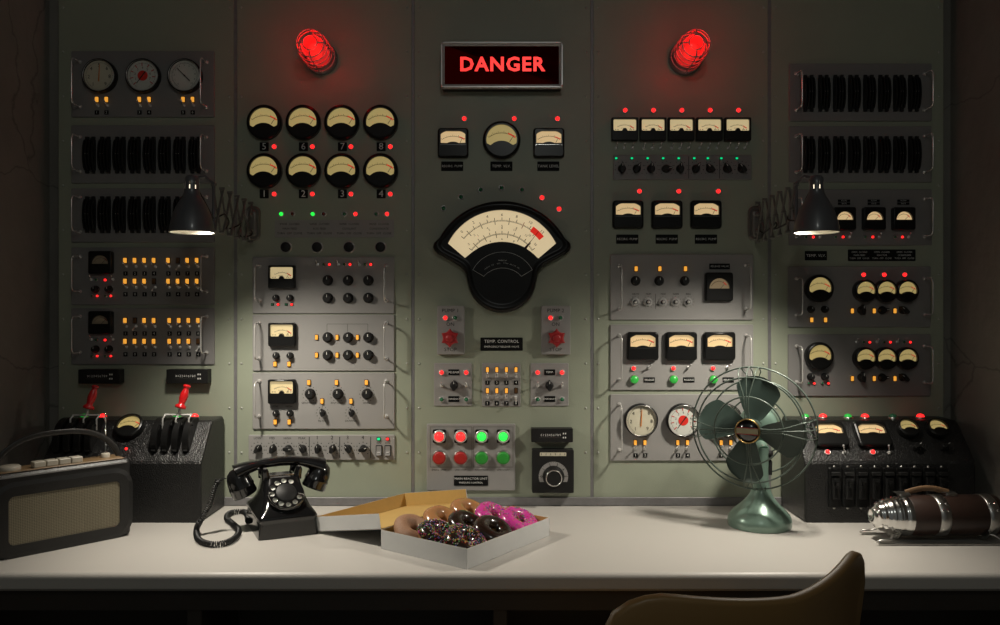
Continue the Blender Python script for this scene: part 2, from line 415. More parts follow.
def plate(w, h, lines, loc, parent=None, rot=(0, 0, 0), size=None, bg='ink', fg='white', name='label_plate', th=.0015, cols=None, **t):
    b = MB().use(bg).prism(rrect(w, h, min(w, h) * .06, 2), 0, -th, .0003); b.use(fg)
    n = len(lines)
    for i, s in enumerate(lines):
        if not s: continue
        z = h * (.5 - (i + .5) / n) * .8
        sz = size if size else h * .55 / n
        if isinstance(sz, (list, tuple)): sz = sz[i]
        if isinstance(s, tuple):
            for k, q in enumerate(s): b.text(q, sz, w * ((k + .5) / len(s) - .5), z, -th - .0002)
        else: b.text(s, sz, 0, z, -th - .0002)
    return link(name, b.mesh(name), loc, parent, rot, **t)
def rack_handle(x, z0, z1, parent, right=False):
    h = abs(z1 - z0); d = .043; r = .0021
    def f():
        b = MB().use('bright'); q = .013; P = [(0, 0, h / 2)]
        P += [(0, -(d - q) - q * sin(R(a)), h / 2 - q + q * cos(R(a))) for a in range(0, 91, 15)]
        P += [(0, -(d - q) - q * cos(R(a)), -h / 2 + q - q * sin(R(a))) for a in range(0, 91, 15)]
        P.append((0, 0, -h / 2)); b.tube(P, r, 10)
        for s in (1, -1): b.lathe([(.0055, 0), (.0055, .002), (.0035, .004)], (0, 0, s * h / 2), seg=14)
        return b.mesh('handle')
    return link('handle', cached(('hd', round(h, 4)), f), (x, -.005, (z0 + z1) / 2), parent)

# ---- meters: any outline with any window, bezel, glowing card, printed scale and needle
def ray_hit(poly, c, a):
    dx, dz = cos(a), sin(a); best = None; n = len(poly)
    for i in range(n):
        x0, z0 = poly[i][0] - c[0], poly[i][1] - c[1]; x1, z1 = poly[(i + 1) % n][0] - c[0], poly[(i + 1) % n][1] - c[1]
        ex, ez = x1 - x0, z1 - z0; den = dx * ez - dz * ex
        if abs(den) < 1e-12: continue
        t = (x0 * ez - z0 * ex) / den; u = (x0 * dz - z0 * dx) / den
        if t > 0 and -1e-6 <= u <= 1 + 1e-6 and (best is None or t > best): best = t
    best = best or .001
    return (c[0] + dx * best, c[1] + dz * best)
def bezel(b, outer, win, c, t1, t0, ch, smooth=True):
    an = sorted({round(atan2(p[1] - c[1], p[0] - c[0]), 5) for p in outer + win} | {round(-pi + 2 * pi * k / 48, 5) for k in range(48)})
    an = [a for i, a in enumerate(an) if i == 0 or a - an[i - 1] > .004]
    O = [ray_hit(outer, c, a) for a in an]; I = [ray_hit(win, c, a) for a in an]
    def mixl(k): return [(o[0] + (i[0] - o[0]) * k, o[1] + (i[1] - o[1]) * k) for o, i in zip(O, I)]
    L = [[(x, 0, z) for x, z in O]]
    L.append([(x, -(t1 - ch), z) for x, z in O])
    def step(d): return [(o[0] + (i[0] - o[0]) * min(.9, d / max(1e-6, hypot(i[0] - o[0], i[1] - o[1]))), o[1] + (i[1] - o[1]) * min(.9, d / max(1e-6, hypot(i[0] - o[0], i[1] - o[1])))) for o, i in zip(O, I)]
    L.append([(x, -(t1 - ch * .3), z) for x, z in step(ch * .35)])
    L.append([(x, -t1, z) for x, z in step(ch)])
    L.append([(x, -t1, z) for x, z in I])
    L.append([(x, -t0, z) for x, z in I])
    b.loft(L, True, False, False)
def scale_arc(b, cx, cz, r, a0, a1, y, n=12, tick=.1, lw=.015, col='ink', red=None, minor=True, redcol='glowred'):
    """printed arc with ticks, angles in degrees measured from +x, centre below the window"""
    b.use(col)
    def band(r0, r1, q0, q1, m=14):
        A = [(cx + r0 * cos(R(q0 + (q1 - q0) * k / m)), y, cz + r0 * sin(R(q0 + (q1 - q0) * k / m))) for k in range(m + 1)]
        B = [(cx + r1 * cos(R(q0 + (q1 - q0) * k / m)), y, cz + r1 * sin(R(q0 + (q1 - q0) * k / m))) for k in range(m + 1)]
        b.add(A + B, [(k, k + 1, m + 2 + k, m + 1 + k) for k in range(m)])
    band(r - lw / 2, r + lw / 2, a0, a1)
    for k in range(n + 1):
        a = R(a0 + (a1 - a0) * k / n); tl = tick * (1 if k % 3 == 0 or not minor else .55)
        e = Vector((cos(a), 0, sin(a))); q = Vector((-sin(a), 0, cos(a))) * lw * .4
        p0 = Vector((cx, y, cz)) + e * r; p1 = p0 + e * tl
        b.add([p0 - q, p0 + q, p1 + q, p1 - q], [(0, 1, 2, 3)])
    if red:
        b.use(redcol); band(r - lw * .2, r + tick * .55, red[0], red[1], 6)
def mesh_needle(cx, cz, r0, r1, a, y, w, col='needle'):
    b = MB().use(col); e = Vector((cos(R(a)), 0, sin(R(a)))); q = Vector((-sin(R(a)), 0, cos(R(a))))
    c = Vector((cx, y, cz)); p0 = c + e * r0; p1 = c + e * r1
    L = [[p0 - q * w, p0 + q * w, p0 + q * w + Vector((0, -.0006, 0)), p0 - q * w + Vector((0, -.0006, 0))],
         [p1 - q * w * .5, p1 + q * w * .5, p1 + q * w * .5 + Vector((0, -.0006, 0)), p1 - q * w * .5 + Vector((0, -.0006, 0))]]
    return b.loft(L).mesh('needle')

def gauge(kind, s, loc, parent=None, rot=(0, 0, 0), name='gauge', lit=True, s2=None, **t):
    """kind: round | vu (square with rectangular window) | sector (rounded square, fan window) | half (square, half-moon window)
    s: half width in metres, s2: half height"""
    h = s2 or s
    def parts():
        b = MB().use('black'); d = MB(); t1, t0 = .016, .009
        if kind == 'round':
            outer = circ(s * 1.02, 48); q = s * .82
            win = arcp(0, 0, q, -15, 195, 26)                      # wide upper field of the disc
            win = win + arcp(0, -s * .93, s * .86, 134, 46, 12)     # hump of the lower cover
            c = (0, s * .2); t1 = .020; t0 = .013
            bezel(b, outer, win, c, t1, t0, s * .13)
            card = 'dialY'; y = -t0 - .0004
            d.use(card).add([(x, -t0 - .0001, z) for x, z in win], [list(range(len(win)))])
            scale_arc(d, 0, -s * .75, s * 1.12, 128, 84, y, 9, s * .11, s * .022, 'ink')
            scale_arc(d, 0, -s * .75, s * 1.12, 72, 50, y, 3, s * .11, s * .022, 'ink', (72, 50))
            scale_arc(d, 0, -s * .75, s * 1.12, 84, 72, y, 3, s * .11, s * .022, 'ink')
            nd = mesh_needle(0, -s * .75, s * .78, s * 1.20, 56, -t0 - .001, s * .016)
        elif kind == 'vu':
            outer = rrect(2 * s, 2 * h, s * .08, 2)
            x0 = s * .86; z1 = h * .84; z0 = -h * .16; hr = s * .20
            win = [(x0, z0), (x0, z1), (-x0, z1), (-x0, z0)]
            win = rrect(2 * x0, z1 - z0, s * .10, 3, 0, (z0 + z1) / 2)
            hump = arcp(0, z0, hr, 180, 0, 10)
            # carve the hump out of the lower edge
            win = win[:12] + hump + win[12:]
            c = (0, h * .45)
            bezel(b, outer, win, c, t1, t0, s * .06)
            d.use('dialV').add([(x, -t0 - .0001, z) for x, z in win], [list(range(len(win)))])
            y = -t0 - .0004; cz = -h * .75; r = h * 1.12
            scale_arc(d, 0, cz, r, 122, 66, y, 10, s * .09, s * .022, 'inkg')
            scale_arc(d, 0, cz, r, 66, 48, y, 3, s * .09, s * .03, 'ink', (66, 46))
            for xx in (-.68, -.5, .5, .68): d.use('inkg').box((xx * s, y, z0 + h * .12), (s * .10, .0002, h * .05))
            d.use('inkg').box((-.08 * s, y, h * .10), (s * .35, .0002, h * .025))
            nd = mesh_needle(0, cz, h * .78, h * 1.16, 58, -t0 - .001, s * .016)
        elif kind == 'sector':
            outer = rrect(2 * s, 2 * h, s * .20, 4)
            top = arcp(0, -h * .55, h * 1.42, 46, 134, 14)
            x0 = s * .80
            top = [(max(-x0, min(x0, x)), z) for x, z in top]
            top = [(x, min(z, h * .78)) for x, z in top]
            bot = arcp(0, -h * .78, h * .84, 118, 62, 10)
            win = [(x0, -h * .02)] + top + [(-x0, -h * .02)] + bot
            c = (0, h * .35)
            bezel(b, outer, win, c, t1, t0, s * .12)
            d.use('dialA').add([(x, -t0 - .0001, z) for x, z in win], [list(range(len(win)))])
            y = -t0 - .0004; cz = -h * .95; r = h * 1.40
            scale_arc(d, 0, cz, r, 122, 76, y, 9, s * .10, s * .02, 'ink')
            scale_arc(d, 0, cz, r, 76, 58, y, 3, s * .10, s * .03, 'ink', (74, 57))
            nd = mesh_needle(0, cz, h * .95, h * 1.42, 64, -t0 - .001, s * .016)
            b.use('chrome').box((0, -t1, -h * .14), (s * 1.7, .0012, h * .012))
        else:
            outer = rrect(2 * s, 2 * h, s * .16, 3)
            R0 = s * .74; zc = -h * .12
            win = arcp(0, zc, R0, 0, 180, 20); win = [(x, z + (.0)) for x, z in win]
            c = (0, h * .2)
            bezel(b, outer, win, c, t1, t0, s * .10)
            card = 'dialA' if lit else 'dialoff'
            d.use(card).add([(x, -t0 - .0001, z) for x, z in win], [list(range(len(win)))])
            y = -t0 - .0004
            scale_arc(d, 0, zc - h * .1, s * .62, 150, 62, y, 9, s * .09, s * .02, 'ink' if lit else 'inkg')
            scale_arc(d, 0, zc - h * .1, s * .62, 62, 34, y, 3, s * .09, s * .03, 'ink', (58, 34), redcol='glowred' if lit else 'inkred')
            nd = mesh_needle(0, zc - h * .1, s * .10, s * .68, 48, -t0 - .001, s * .016)
        return b.mesh('gauge_case'), d.mesh('dial_face'), nd
    ca, di, nd = cached(('g', kind, round(s, 5), round(h, 5), lit), parts)
    o = link(name, ca, loc, parent, rot, **t)
    link('dial_face', di, (0, 0, 0), o); link('needle', nd, (0, 0, 0), o)
    return o

def dial(style, r, loc, parent, **t):
    """white-faced round pressure or temperature dial"""
    def parts():
        b = MB().use('black').lathe([(r, 0), (r, .016), (r * .97, .018), (r * .92, .018), (r * .90, .012)], seg=40, cap=False)
        b.use('steel').lathe([(r * .93, .0181), (r * .915, .0186), (r * .90, .0181)], seg=40, cap=False)
        d = MB().use({0: 'dialc', 1: 'dialw', 2: 'dialw'}[style]).prism(circ(r * .91, 40), -.010, -.012); y = -.0124
        if style == 0:
            for k, s in enumerate(('1', '2', '4', '5', '6', '8', '9')):
                a = R(235 - k * 48); d.use('ink').text(s, r * .30, r * .62 * cos(a), r * .62 * sin(a), y)
            scale_arc(d, 0, 0, r * .78, 240, -60, y, 30, r * .08, r * .012, 'inkg')
            nd = mesh_needle(0, 0, -r * .35, r * .68, 87, -.0135, r * .04, 'orange')
        elif style == 1:
            scale_arc(d, 0, 0, r * .74, 240, -60, y, 20, r * .07, r * .012, 'inkg')
            d.use('inkred')
            for k in range(9):
                a = R(225 - k * 33); e = Vector((cos(a), 0, sin(a))); q = Vector((-sin(a), 0, cos(a))) * r * .025
                c = Vector((0, y - .0002, 0)); d.add([c + e * r * .56 - q, c + e * r * .56 + q, c + e * r * .76 + q, c + e * r * .76 - q], [(0, 1, 2, 3)])
            for k, s in enumerate('1234567'):
                a = R(205 - k * 38); d.use('ink').text(s, r * .2, r * .46 * cos(a), r * .46 * sin(a), y)
            d.use('redred').prism(circ(r * .30, 24), -.012, -.0128)
            nd = mesh_needle(0, 0, -r * .30, r * .58, 233, -.0138, r * .035)
        else:
            scale_arc(d, 0, 0, r * .74, 240, -60, y, 48, r * .09, r * .012, 'ink')
            for k in range(11):
                a = R(232 - k * 28); d.use('inkg').text(str(k), r * .15, r * .62 * cos(a), r * .62 * sin(a), y)
            d.use('inkg').prism(circ(r * .05, 12), -.012, -.0135)
            nd = mesh_needle(0, 0, -r * .45, r * .62, 135, -.0138, r * .03)
        return b.mesh('dial_case'), d.mesh('dial_face'), nd
    ca, di, nd = cached(('dial', style, round(r, 5)), parts)
    o = link('pressure_gauge', ca, loc, parent, **t)
    link('dial_face', di, (0, 0, 0), o); link('needle', nd, (0, 0, 0), o)
    return o

def blade(h, loc, parent, w=.0305):
    """fuse blade block: back plate with notched tabs and curved ribs that stand out most at mid height"""
    def f():
        b = MB().use('matt'); b.box((0, -.003, 0), (w * .92, .006, h * .84))
        for s in (1, -1):
            for x in (-.28, .28): b.box((w * x, -.003, s * h * .46), (w * .28, .006, h * .09))
            b.use('steel').lathe([(.0022, 0), (.0022, .003), (.001, .004)], (0, -.001, s * h * .47), seg=10); b.use('matt')
        for x, k in ((-.40, .86), (-.13, 1.), (.13, .92), (.40, .80)):
            n = 14; P = []
            for i in range(n + 1):
                z = h * .42 * (1 - 2 * i / n); P.append((-.006 - .017 * k * (1 - (z / (h * .44)) ** 2) ** .55 if abs(z) < h * .44 else -.006, z))
            L = []
            for xx in (x * w - w * .055, x * w + w * .055):
                L.append([(xx, -.004, h * .42)] + [(xx, y, z) for y, z in P] + [(xx, -.004, -h * .42)])
            b.loft(L)
        b.use('steel')
        for x in (-.1, .1): b.lathe([(.0011, 0), (.0011, .001)], (w * x, -.0235, 0), seg=8)
        return b.mesh('fuse_block')
    return link('fuse_block', cached(('blade', round(h, 4), w), f), loc, parent)
def wall_at(px, py, d): p = W(px, py, d); return Vector((p.x, 0, p.z))
# ------------------------------------------------------------------ steel panels behind everything
ORD = ['first', 'second', 'third', 'fourth', 'fifth', 'sixth', 'seventh', 'eighth', 'ninth']
EDGE = [57, 235.5, 413, 592, 769.5, 945]
TOPZ = 2.35
def riv():
    b = MB().use('rivet'); b.lathe([(.0032, 0), (.0030, .0012), (.0018, .0022), (.00001, .0025)], seg=10, cap=False); return b.mesh('rivet')
where = ['far left, behind the three dials', 'left of centre, behind the eight numbered gauges', 'centre, behind the large fan-shaped meter', 'right of centre, behind the five square meters', 'far right, behind the thermos side console']
for i in range(5):
    x0, x1 = (EDGE[i] - 500) * U + .003, (EDGE[i + 1] - 500) * U - .003
    b = MB().use('green'); b.box(((x0 + x1) / 2, .016, (DESK - .06 + TOPZ) / 2), (x1 - x0, .032, TOPZ - DESK + .06), ch=.002)
    p = link('steel_panel', b.mesh('steel_panel'), (0, 0, 0), label='tall grey-green riveted steel panel at the ' + where[i], cat='panel', group='riveted steel panels of the control wall')
    for xx in (x0 + .0135, x1 - .0135):
        for k in range(-3, 12):
            z = EYE + (312 - (7 + 44.5 * k)) * U
            if DESK + .03 < z < TOPZ - .03: link('rivet', cached('riv', riv), (xx, 0, z), p)
    if i:
        link('trim_%d' % i, MB().use('strip').box(((EDGE[i] - 500) * U, .01, (DESK + TOPZ) / 2), (.008, .02, TOPZ - DESK)).mesh('seam_strip'), kind='structure')
link('trim_5', MB().use('strip').box((.003, -.0035, DESK + .012), (2.40, .007, .022), ch=.001).mesh('skirting_strip'), kind='structure')

# ------------------------------------------------------------------ rack units
def rack(x0, y0, x1, y1, label, group=None, cat='control panel', m='grey', name='rack_unit', th=.005):
    c = W((x0 + x1) / 2, (y0 + y1) / 2); t = link(name, None, c, label=label, cat=cat, group=group)
    t.empty_display_size = .05
    w, h = (x1 - x0) * U, (y1 - y0) * U
    b = MB().use(m); b.prism(rrect(w, h, .003, 2), 0, -th, .0012)
    link('faceplate', b.mesh('faceplate'), (0, 0, 0), t)
    t['th'] = th
    return t
def at(t, px, py, d=.012):
    """measured front point of a piece on unit t -> its foot on the faceplate"""
    p = W(px, py, d) - t.location; return (p.x, -t.get('th', 0) if t is not None else 0, p.z)
def handles(t, xl, xr, ya, yb, yc=None, yd=None):
    for x, a, b_ in ((xl, ya, yb), (xr, yc or ya, yd or yb)):
        if x: rack_handle((x - 500) * U - t.location.x, EYE + (312 - a) * U - t.location.z, EYE + (312 - b_) * U - t.location.z, t)
def tiny_plate(t, px, py, s):
    plate(4.2 * U, 4.2 * U, [s], at(t, px, py, .005), t, size=3.4 * U, name='number_plate')
def line(t, pts, w=.0009, m='ink'):
    b = MB().use(m)
    for (xa, ya), (xb, yb) in zip(pts, pts[1:]):
        p, q = W(xa, ya, .005) - t.location, W(xb, yb, .005) - t.location
        b.box(((p.x + q.x) / 2, -t['th'] - .0002, (p.z + q.z) / 2), (abs(p.x - q.x) + w, .0004, abs(p.z - q.z) + w))
    link('printed_line', b.mesh('printed_line'), (0, 0, 0), t)
def words(t, items, size, m='ink', name='lettering'):
    b = MB().use(m)
    for s, px, py in items:
        p = W(px, py, .005) - t.location; b.text(s, size * U, p.x, p.z, -t['th'] - .0003)
    link(name, b.mesh(name), (0, 0, 0), t)

# A: three dials, top left
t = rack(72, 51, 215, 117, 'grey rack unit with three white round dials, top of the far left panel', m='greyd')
for k, px in enumerate((99, 142.5, 184.5)): dial(k, 16.8 * U, at(t, px, 75, .018), t)
for k, px in enumerate((96.7, 106.3, 139.3, 149, 183, 192.5)):
    amber(True, at(t, px, 99, .008), t); toggle(at(t, px + .2, 104.6, .01), t); tiny_plate(t, px + .3, 112, '123456'[k])
handles(t, 81, 207, 62, 107)
# B, C: fuse blocks; M, N on the right
for (x0, y0, x1, y1, xs, yc, xa, xb, hy, lab) in (
    (72, 125, 215, 183, 89.5, 154.3, 81, 207, (137, 171), 'grey rack unit of eight black fuse blocks directly under the three-dial unit, far left panel'),
    (72, 188, 215, 242, 89.5, 214, 81, 207, (197, 232), 'grey rack unit of eight black fuse blocks half behind the left lamp shade'),
    (788.6, 63.5, 931, 121, 809, 92.4, 795.6, 923.5, (74, 110), 'grey rack unit of eight black fuse blocks, topmost on the far right panel'),
    (788.6, 126, 931, 182, 809, 153.8, 795.6, 923.5, (136, 172), 'grey rack unit of eight black fuse blocks just above the right lamp, far right panel')):
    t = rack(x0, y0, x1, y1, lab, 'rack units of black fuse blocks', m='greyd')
    for k in range(8): blade(36 * U, at(t, xs + 15.05 * k, yc, .012), t)
    handles(t, xa, xb, *hy)
# D, E: lamp and switch grids
for (y0, y1, dy, lab, off, kx, hy) in (
    (247, 304.5, 0, 'grey switch unit with sixteen amber pilot lamps, upper of the two below the left lamp', ((5, 0), (3, 1)), 0, (256, 291)),
    (307.5, 364, 60, 'grey switch unit with sixteen amber pilot lamps, lower one just above the black number boxes', ((1, 0), (7, 1)), 1.2, (316, 352))):
    t = rack(72, y0, 215, y1, lab, 'switch units with sixteen pilot lamps', m='greyd')
    gauge('half', 11.6 * U, at(t, 100.3, 262 + dy, .016), t, lit=False, s2=11.4 * U, name='gauge')
    e = 0
    toggle(at(t, 90.5, 279 + dy, .01), t, side=.3); led_small('Ogreen', 1.5 * U, at(t, 96.5, 279.3 + dy, .005), t)
    led_small('Lred', 1.5 * U, at(t, 105.7, 279.5 + dy, .005), t); toggle(at(t, 112, 279 + dy, .01), t, side=.3)
    for px in (94.2, 107.7): knob(3.7 * U, at(t, px, 288.7 + dy, .015), t)
    for px, k in ((92.3, 'Ogreen'), (97.8, 'Lred'), (105.8, 'Ogreen'), (111.5, 'Lred')): led_small(k, 1.3 * U, at(t, px, 295.5 + dy, .005), t)
    for c in range(8):
        px = 125.3 + 9.55 * c + (4.8 if c > 3 else 0) + (kx if c > 3 else 0)
        for r_, yy in ((0, 260), (1, 280.8)):
            lit = (c, r_) not in off
            amber(lit, at(t, px, yy + dy, .006), t); toggle(at(t, px + .3, yy + 6 + dy, .01), t, up=lit)
            tiny_plate(t, px + .3, yy + 13 + dy, str((c + 1) % 10) if r_ == 0 else str((c + 9) % 10))
    handles(t, 81, 207.3, *hy)
# long black number boxes
def number_box(x0, x1, y0, y1, d, lab):
    p0, p1 = W(x0, y0, d), W(x1, y1, d); w, h = p1.x - p0.x, p0.z - p1.z
    t = link('number_box', None, ((p0.x + p1.x) / 2, 0, (p0.z + p1.z) / 2), label=lab, cat='box', group='black counter boxes on the control wall')
    link('housing', MB().use('matt').prism(rrect(w, h, .002, 2), 0, -d, .001).mesh('housing'), (0, 0, 0), t)
    b = MB().use('white')
    for k in range(10): b.text('0123456789'[k], .0085, (k - 5.2) * w * .05, .001, -d - .0006)
    for k in range(2):
        for j in (-1, 1): b.box(((k + 5.4) * w * .05, -d - .0005, j * h * .15), (.003, .001, .004))
    b.use('inkg').box((0, -d - .0002, -h * .16), (w * .62, .0004, .0006))
    link('number_strip', b.mesh('number_strip'), (0, 0, 0), t)
number_box(78, 119.4, 369, 383.2, .028, 'long black box with a row of tiny white numbers above the left red lever')
number_box(166.2, 207.7, 369, 383, .028, 'long black box with a row of tiny white numbers above the right red lever')
number_box(531.4, 573, 428.3, 441.8, .03, 'long black box with tiny white numbers directly above the black dial box')

# ------------------------------------------------------------------ second panel
for k in range(8):
    r_, c = k // 4, k % 4; n = str(5 + c) if r_ == 0 else str(1 + c)
    gauge('round', 17 * U, wall_at((263.2, 302.3, 341, 380)[c], (121, 169.6)[r_], .02), name='round_gauge',
          **tg('round black gauge with a yellow dial above number plate ' + n, 'gauge', 'eight numbered round gauges'))
    py = (146.2, 193.5)[r_]; px = (264.3, 303.5, 342.5, 381.2)[c]
    p = W(px, py); plate(9 * U, 8.8 * U, [n], p, size=9.5 * U, name='number_plate', **tg('small black plate with the white number ' + n, 'sign', 'number plates 1 to 8'))
    led('Lred', 2.9 * U, W((274.5, 312.7, 351.2, 390.5)[c], py + .2), **tg('lit red indicator lamp just right of number plate ' + n, 'light', 'red lamps beside the number plates'))
for k, (px, m) in enumerate(((281.5, 'Lgreen'), (292.5, 'Ored'), (313, 'Lgreen'), (323.7, 'Ored'), (344.5, 'Ogreen'), (355.7, 'Lred'), (376.2, 'Ogreen'), (387.2, 'Lred'))):
    st = {'Lgreen': 'lit green', 'Ored': 'unlit red', 'Ogreen': 'unlit dark green', 'Lred': 'lit red'}[m]
    led(m, 2.7 * U, W(px, 213.6), **tg(st + ' indicator lamp, ' + ORD[k] + ' of the row above the grey legend plate', 'light', 'row of eight lamps under the numbered gauges'))
LEG = [('VANE  CLOSED',) * 4, ('MAIN FEED', 'AUX FEED', 'COOLANT', 'CONDENSATE'), ('TURN  OFF  CLOSE',) * 4]
plate(119 * U, 17.5 * U, LEG, W(334.5, 228.3), size=2.8 * U, bg='grey', fg='ink', name='legend_plate', **tg('long grey legend plate with dark lettering above four round knobs', 'sign'))
for k, px in enumerate((286.4, 317.6, 349.3, 380.8)):
    knob(5.8 * U, W(px, 246.8), bpy.data.objects['steel_panel.001'], style='ring')

XK = (327, 347.5, 367.8)
t = rack(253, 256.5, 394.5, 313, 'grey rack unit with a square meter and six knobs, topmost of three stacked units')
gauge('vu', 13.2 * U, at(t, 281.7, 276.3, .016), t, s2=11.4 * U)
for px in (275, 289): knob(3.5 * U, at(t, px, 297.4, .016), t)
for px, k in ((272.6, 'Ogreen'), (278.4, 'Lred'), (286.4, 'Ogreen'), (292, 'Lred')): led_small(k, 1.1 * U, at(t, px, 304, .004), t, square=True)
for px in (317, 337.9, 358.8): toggle(at(t, px, 264, .01), t)
for px in (324, 344.6, 365.3): led_small('Ogreen', 1.6 * U, at(t, px, 264, .005), t); led_small('Lred', 1.5 * U, at(t, px + 5.6, 264, .005), t)
for px in XK:
    for py in (279.7, 297.4): knob(5.2 * U, at(t, px, py, .016), t)
handles(t, 260, 386.8, 265.5, 300)
t = rack(253, 314.2, 394.5, 370.3, 'grey rack unit with six knobs beside amber lamps, middle of three stacked units')
gauge('vu', 13.2 * U, at(t, 281.7, 334, .016), t, s2=11.6 * U)
for px in (275.2, 289.2): knob(3.5 * U, at(t, px, 355.3, .016), t); amber(True, at(t, px, 363.5, .006), t, w=3, h=4.6)
for px in XK:
    for py in (337, 354.8):
        knob(5.2 * U, at(t, px, py, .016), t); amber(True, at(t, px - 10.3, py - .2, .006), t, w=2.6, h=4.8)
line(t, [(327, 331), (327, 323.5), (367.8, 323.5), (367.8, 331)], m='inkg'); line(t, [(347.5, 323.5), (347.5, 331)], m='inkg')
handles(t, 260, 386.8, 322.5, 358)
t = rack(253, 372, 394.8, 428.3, 'grey rack unit with five amber lamps above scattered knobs, lowest of three stacked units')
gauge('vu', 13.4 * U, at(t, 281.6, 391, .016), t, s2=12 * U)
for px in (275.2, 289.2): knob(3.5 * U, at(t, px, 413.2, .016), t); amber(True, at(t, px + .2, 421.4, .006), t, w=3, h=4.8)
for px, pa in ((309.3, 309), (337.2, 336.6), (366.5, 366.5)): knob(5.4 * U, at(t, px, 393.8, .016), t); amber(True, at(t, pa, 382, .006), t, w=3, h=4.8)
for px in (322, 351): knob(3.9 * U, at(t, px, 412.6, .016), t, style='pointer', ang=-15); amber(True, at(t, px + .1, 400.6, .006), t, w=2.8, h=4.8)
words(t, [('SENSITIVITY', 309, 402.5), ('RESPONSE', 337, 402.5), ('LEVEL', 366.5, 402.5), ('FILTER', 322, 420.5), ('DAMPING', 351, 420.5), ('LOW', 275, 406), ('HIGH', 289, 406)], 2.6)
b = MB().use('inkg')
for px, py, rr in ((309.3, 393.8, 7.4), (337.2, 393.8, 7.4), (366.5, 393.8, 7.4), (322, 412.6, 6), (351, 412.6, 6)):
    q = at(t, px, py, .01)
    for k in range(11):
        a = R(240 - 30 * k); b.box((q[0] + rr * U * cos(a), -.0052, q[2] + rr * U * sin(a)), (.0022, .0004, .0022))
link('knob_scale', b.mesh('knob_scale'), (0, 0, 0), t)
handles(t, 260, 386.8, 380.5, 415.5)
t = rack(249, 434.3, 395, 459.2, 'long narrow grey strip of eight pointer knobs and two rocker switches behind the telephone', name='knob_strip')
XP = (257.3, 272, 287.4, 302, 317.2, 332, 347.6, 362.8)
for k, px in enumerate(XP): knob(4.6 * U, at(t, px, 448.6, .016), t, style='pointer', ang=(35, 15, 90, -30, 0, 20, -35, 70)[k])
words(t, [('LOW', XP[0], 437.8), ('MID', XP[1], 437.8), ('HIGH', XP[2], 437.8), ('PEAK', XP[3], 437.8), ('ON', 378.8, 442.6), ('ON', 387.6, 442.6)], 3.0)
words(t, [(str(k + 1), XP[4 + k] , 437.2) for k in range(4)], 5.2)
b = MB().use('ink')
for px in XP:
    q = at(t, px, 448.6, .01)
    for k in range(9):
        a = R(225 - 33.75 * k); b.box((q[0] + 6.6 * U * cos(a), -.0052, q[2] + 6.6 * U * sin(a)), (.0022, .0004, .0022))
for px in (309.3, 339.7, 370.7): q = at(t, px, 446.8, .005); b.box((q[0], -.0052, q[2]), (.0016, .0004, 21 * U))
link('knob_scale', b.mesh('knob_scale'), (0, 0, 0), t)
led_small('Lgreend', 1.5 * U, at(t, 378.8, 438.3, .004), t, square=True); led_small('Lred', 1.3 * U, at(t, 387.6, 438.3, .004), t, square=True)
for px in (379, 387.8):
    q = at(t, px, 450, .006); s = link('rocker_switch', MB().use('ink').prism(rrect(6.2 * U, 10.5 * U, .001, 2), 0, -.003, .0005).mesh('rocker_frame'), q, t)
    rb = MB().use('greyd'); L = []
    for xx in (-2.4 * U, 2.4 * U): L.append([(xx, -.002, 4.5 * U), (xx, -.0035, 4.5 * U), (xx, -.005, 0), (xx, -.010, -4.5 * U), (xx, -.002, -4.5 * U)])
    rb.loft(L); rb.use('white').box((0, -.0075, -.004), (.007, .0025, .0012)); link('rocker', rb.mesh('rocker'), (0, 0, 0), s)

# ------------------------------------------------------------------ centre panel
# illuminated sign
d = .05; p0, p1 = W(441, 41.3, d), W(562.7, 86.6, d); w, h = p1.x - p0.x, p0.z - p1.z
t = link('danger_sign', None, ((p0.x + p1.x) / 2, 0, (p0.z + p1.z) / 2), **tg('illuminated box sign with red DANGER letters in a metal frame', 'sign'))
link('housing', MB().use('matt').prism(rrect(w * .985, h * .97, .002, 2), 0, -(d - .006)).mesh('sign_housing'), (0, 0, 0), t)
fr = MB().use('frame'); fw = .0095
O_ = rrect(w, h, .003, 2); I_ = rrect(w - 2 * fw, h - 2 * fw, .001, 2)
fr.loft([[(x, -(d - .02), z) for x, z in O_], [(x, -d + .003, z) for x, z in O_], [(x, -d, z) for x, z in inset(O_, .003)], [(x, -d, z) for x, z in inset(I_, -.002)], [(x, -(d - .006), z) for x, z in I_]], False, False)
link('frame', fr.mesh('sign_frame'), (0, 0, 0), t)
m_, nt_, b_ = new_mat('sign_glass'); b_.inputs['Base Color'].default_value = (.30, .012, .010, 1); b_.inputs['Roughness'].default_value = .4
b_.inputs['Emission Color'].default_value = (1, .02, .012, 1); b_.inputs['Emission Strength'].default_value = .012; M['signglass'] = m_
# faint even red emission put into the pane for the halo of the letters
link('pane', MB().use('signglass').prism([(x, z) for x, z in I_], -(d - .0075), -(d - .006)).mesh('sign_pane'), (0, 0, 0), t)
M['signred'] = light_mat('lit_sign_letters', (1, .035, .03), 1.25)
lt = MB().use('signred').text('DANGER', 19.6 * (DD - d) / F, 0, 0, -d + .0030, bold=.03)
link('lettering', lt.mesh('sign_lettering'), (0, 0, 0), t)
for k, px in enumerate((464.3, 514.2, 557.4)):
    led('Lred', 2.9 * U, W(px, 118.4), **tg('lit red indicator lamp above the ' + ('left square', 'round middle', 'right square')[k] + ' gauge under the sign', 'light', 'red lamps under the danger sign'))
gauge('sector', 15.3 * U, wall_at(452.9, 141.8, .018), s2=14.8 * U, name='square_gauge', **tg('black square gauge with an amber dial, left under the danger sign', 'gauge'))
gauge('round', 18.4 * U, wall_at(501.6, 138.8, .02), name='round_gauge', **tg('round black gauge with a yellow dial, centred under the danger sign', 'gauge'))
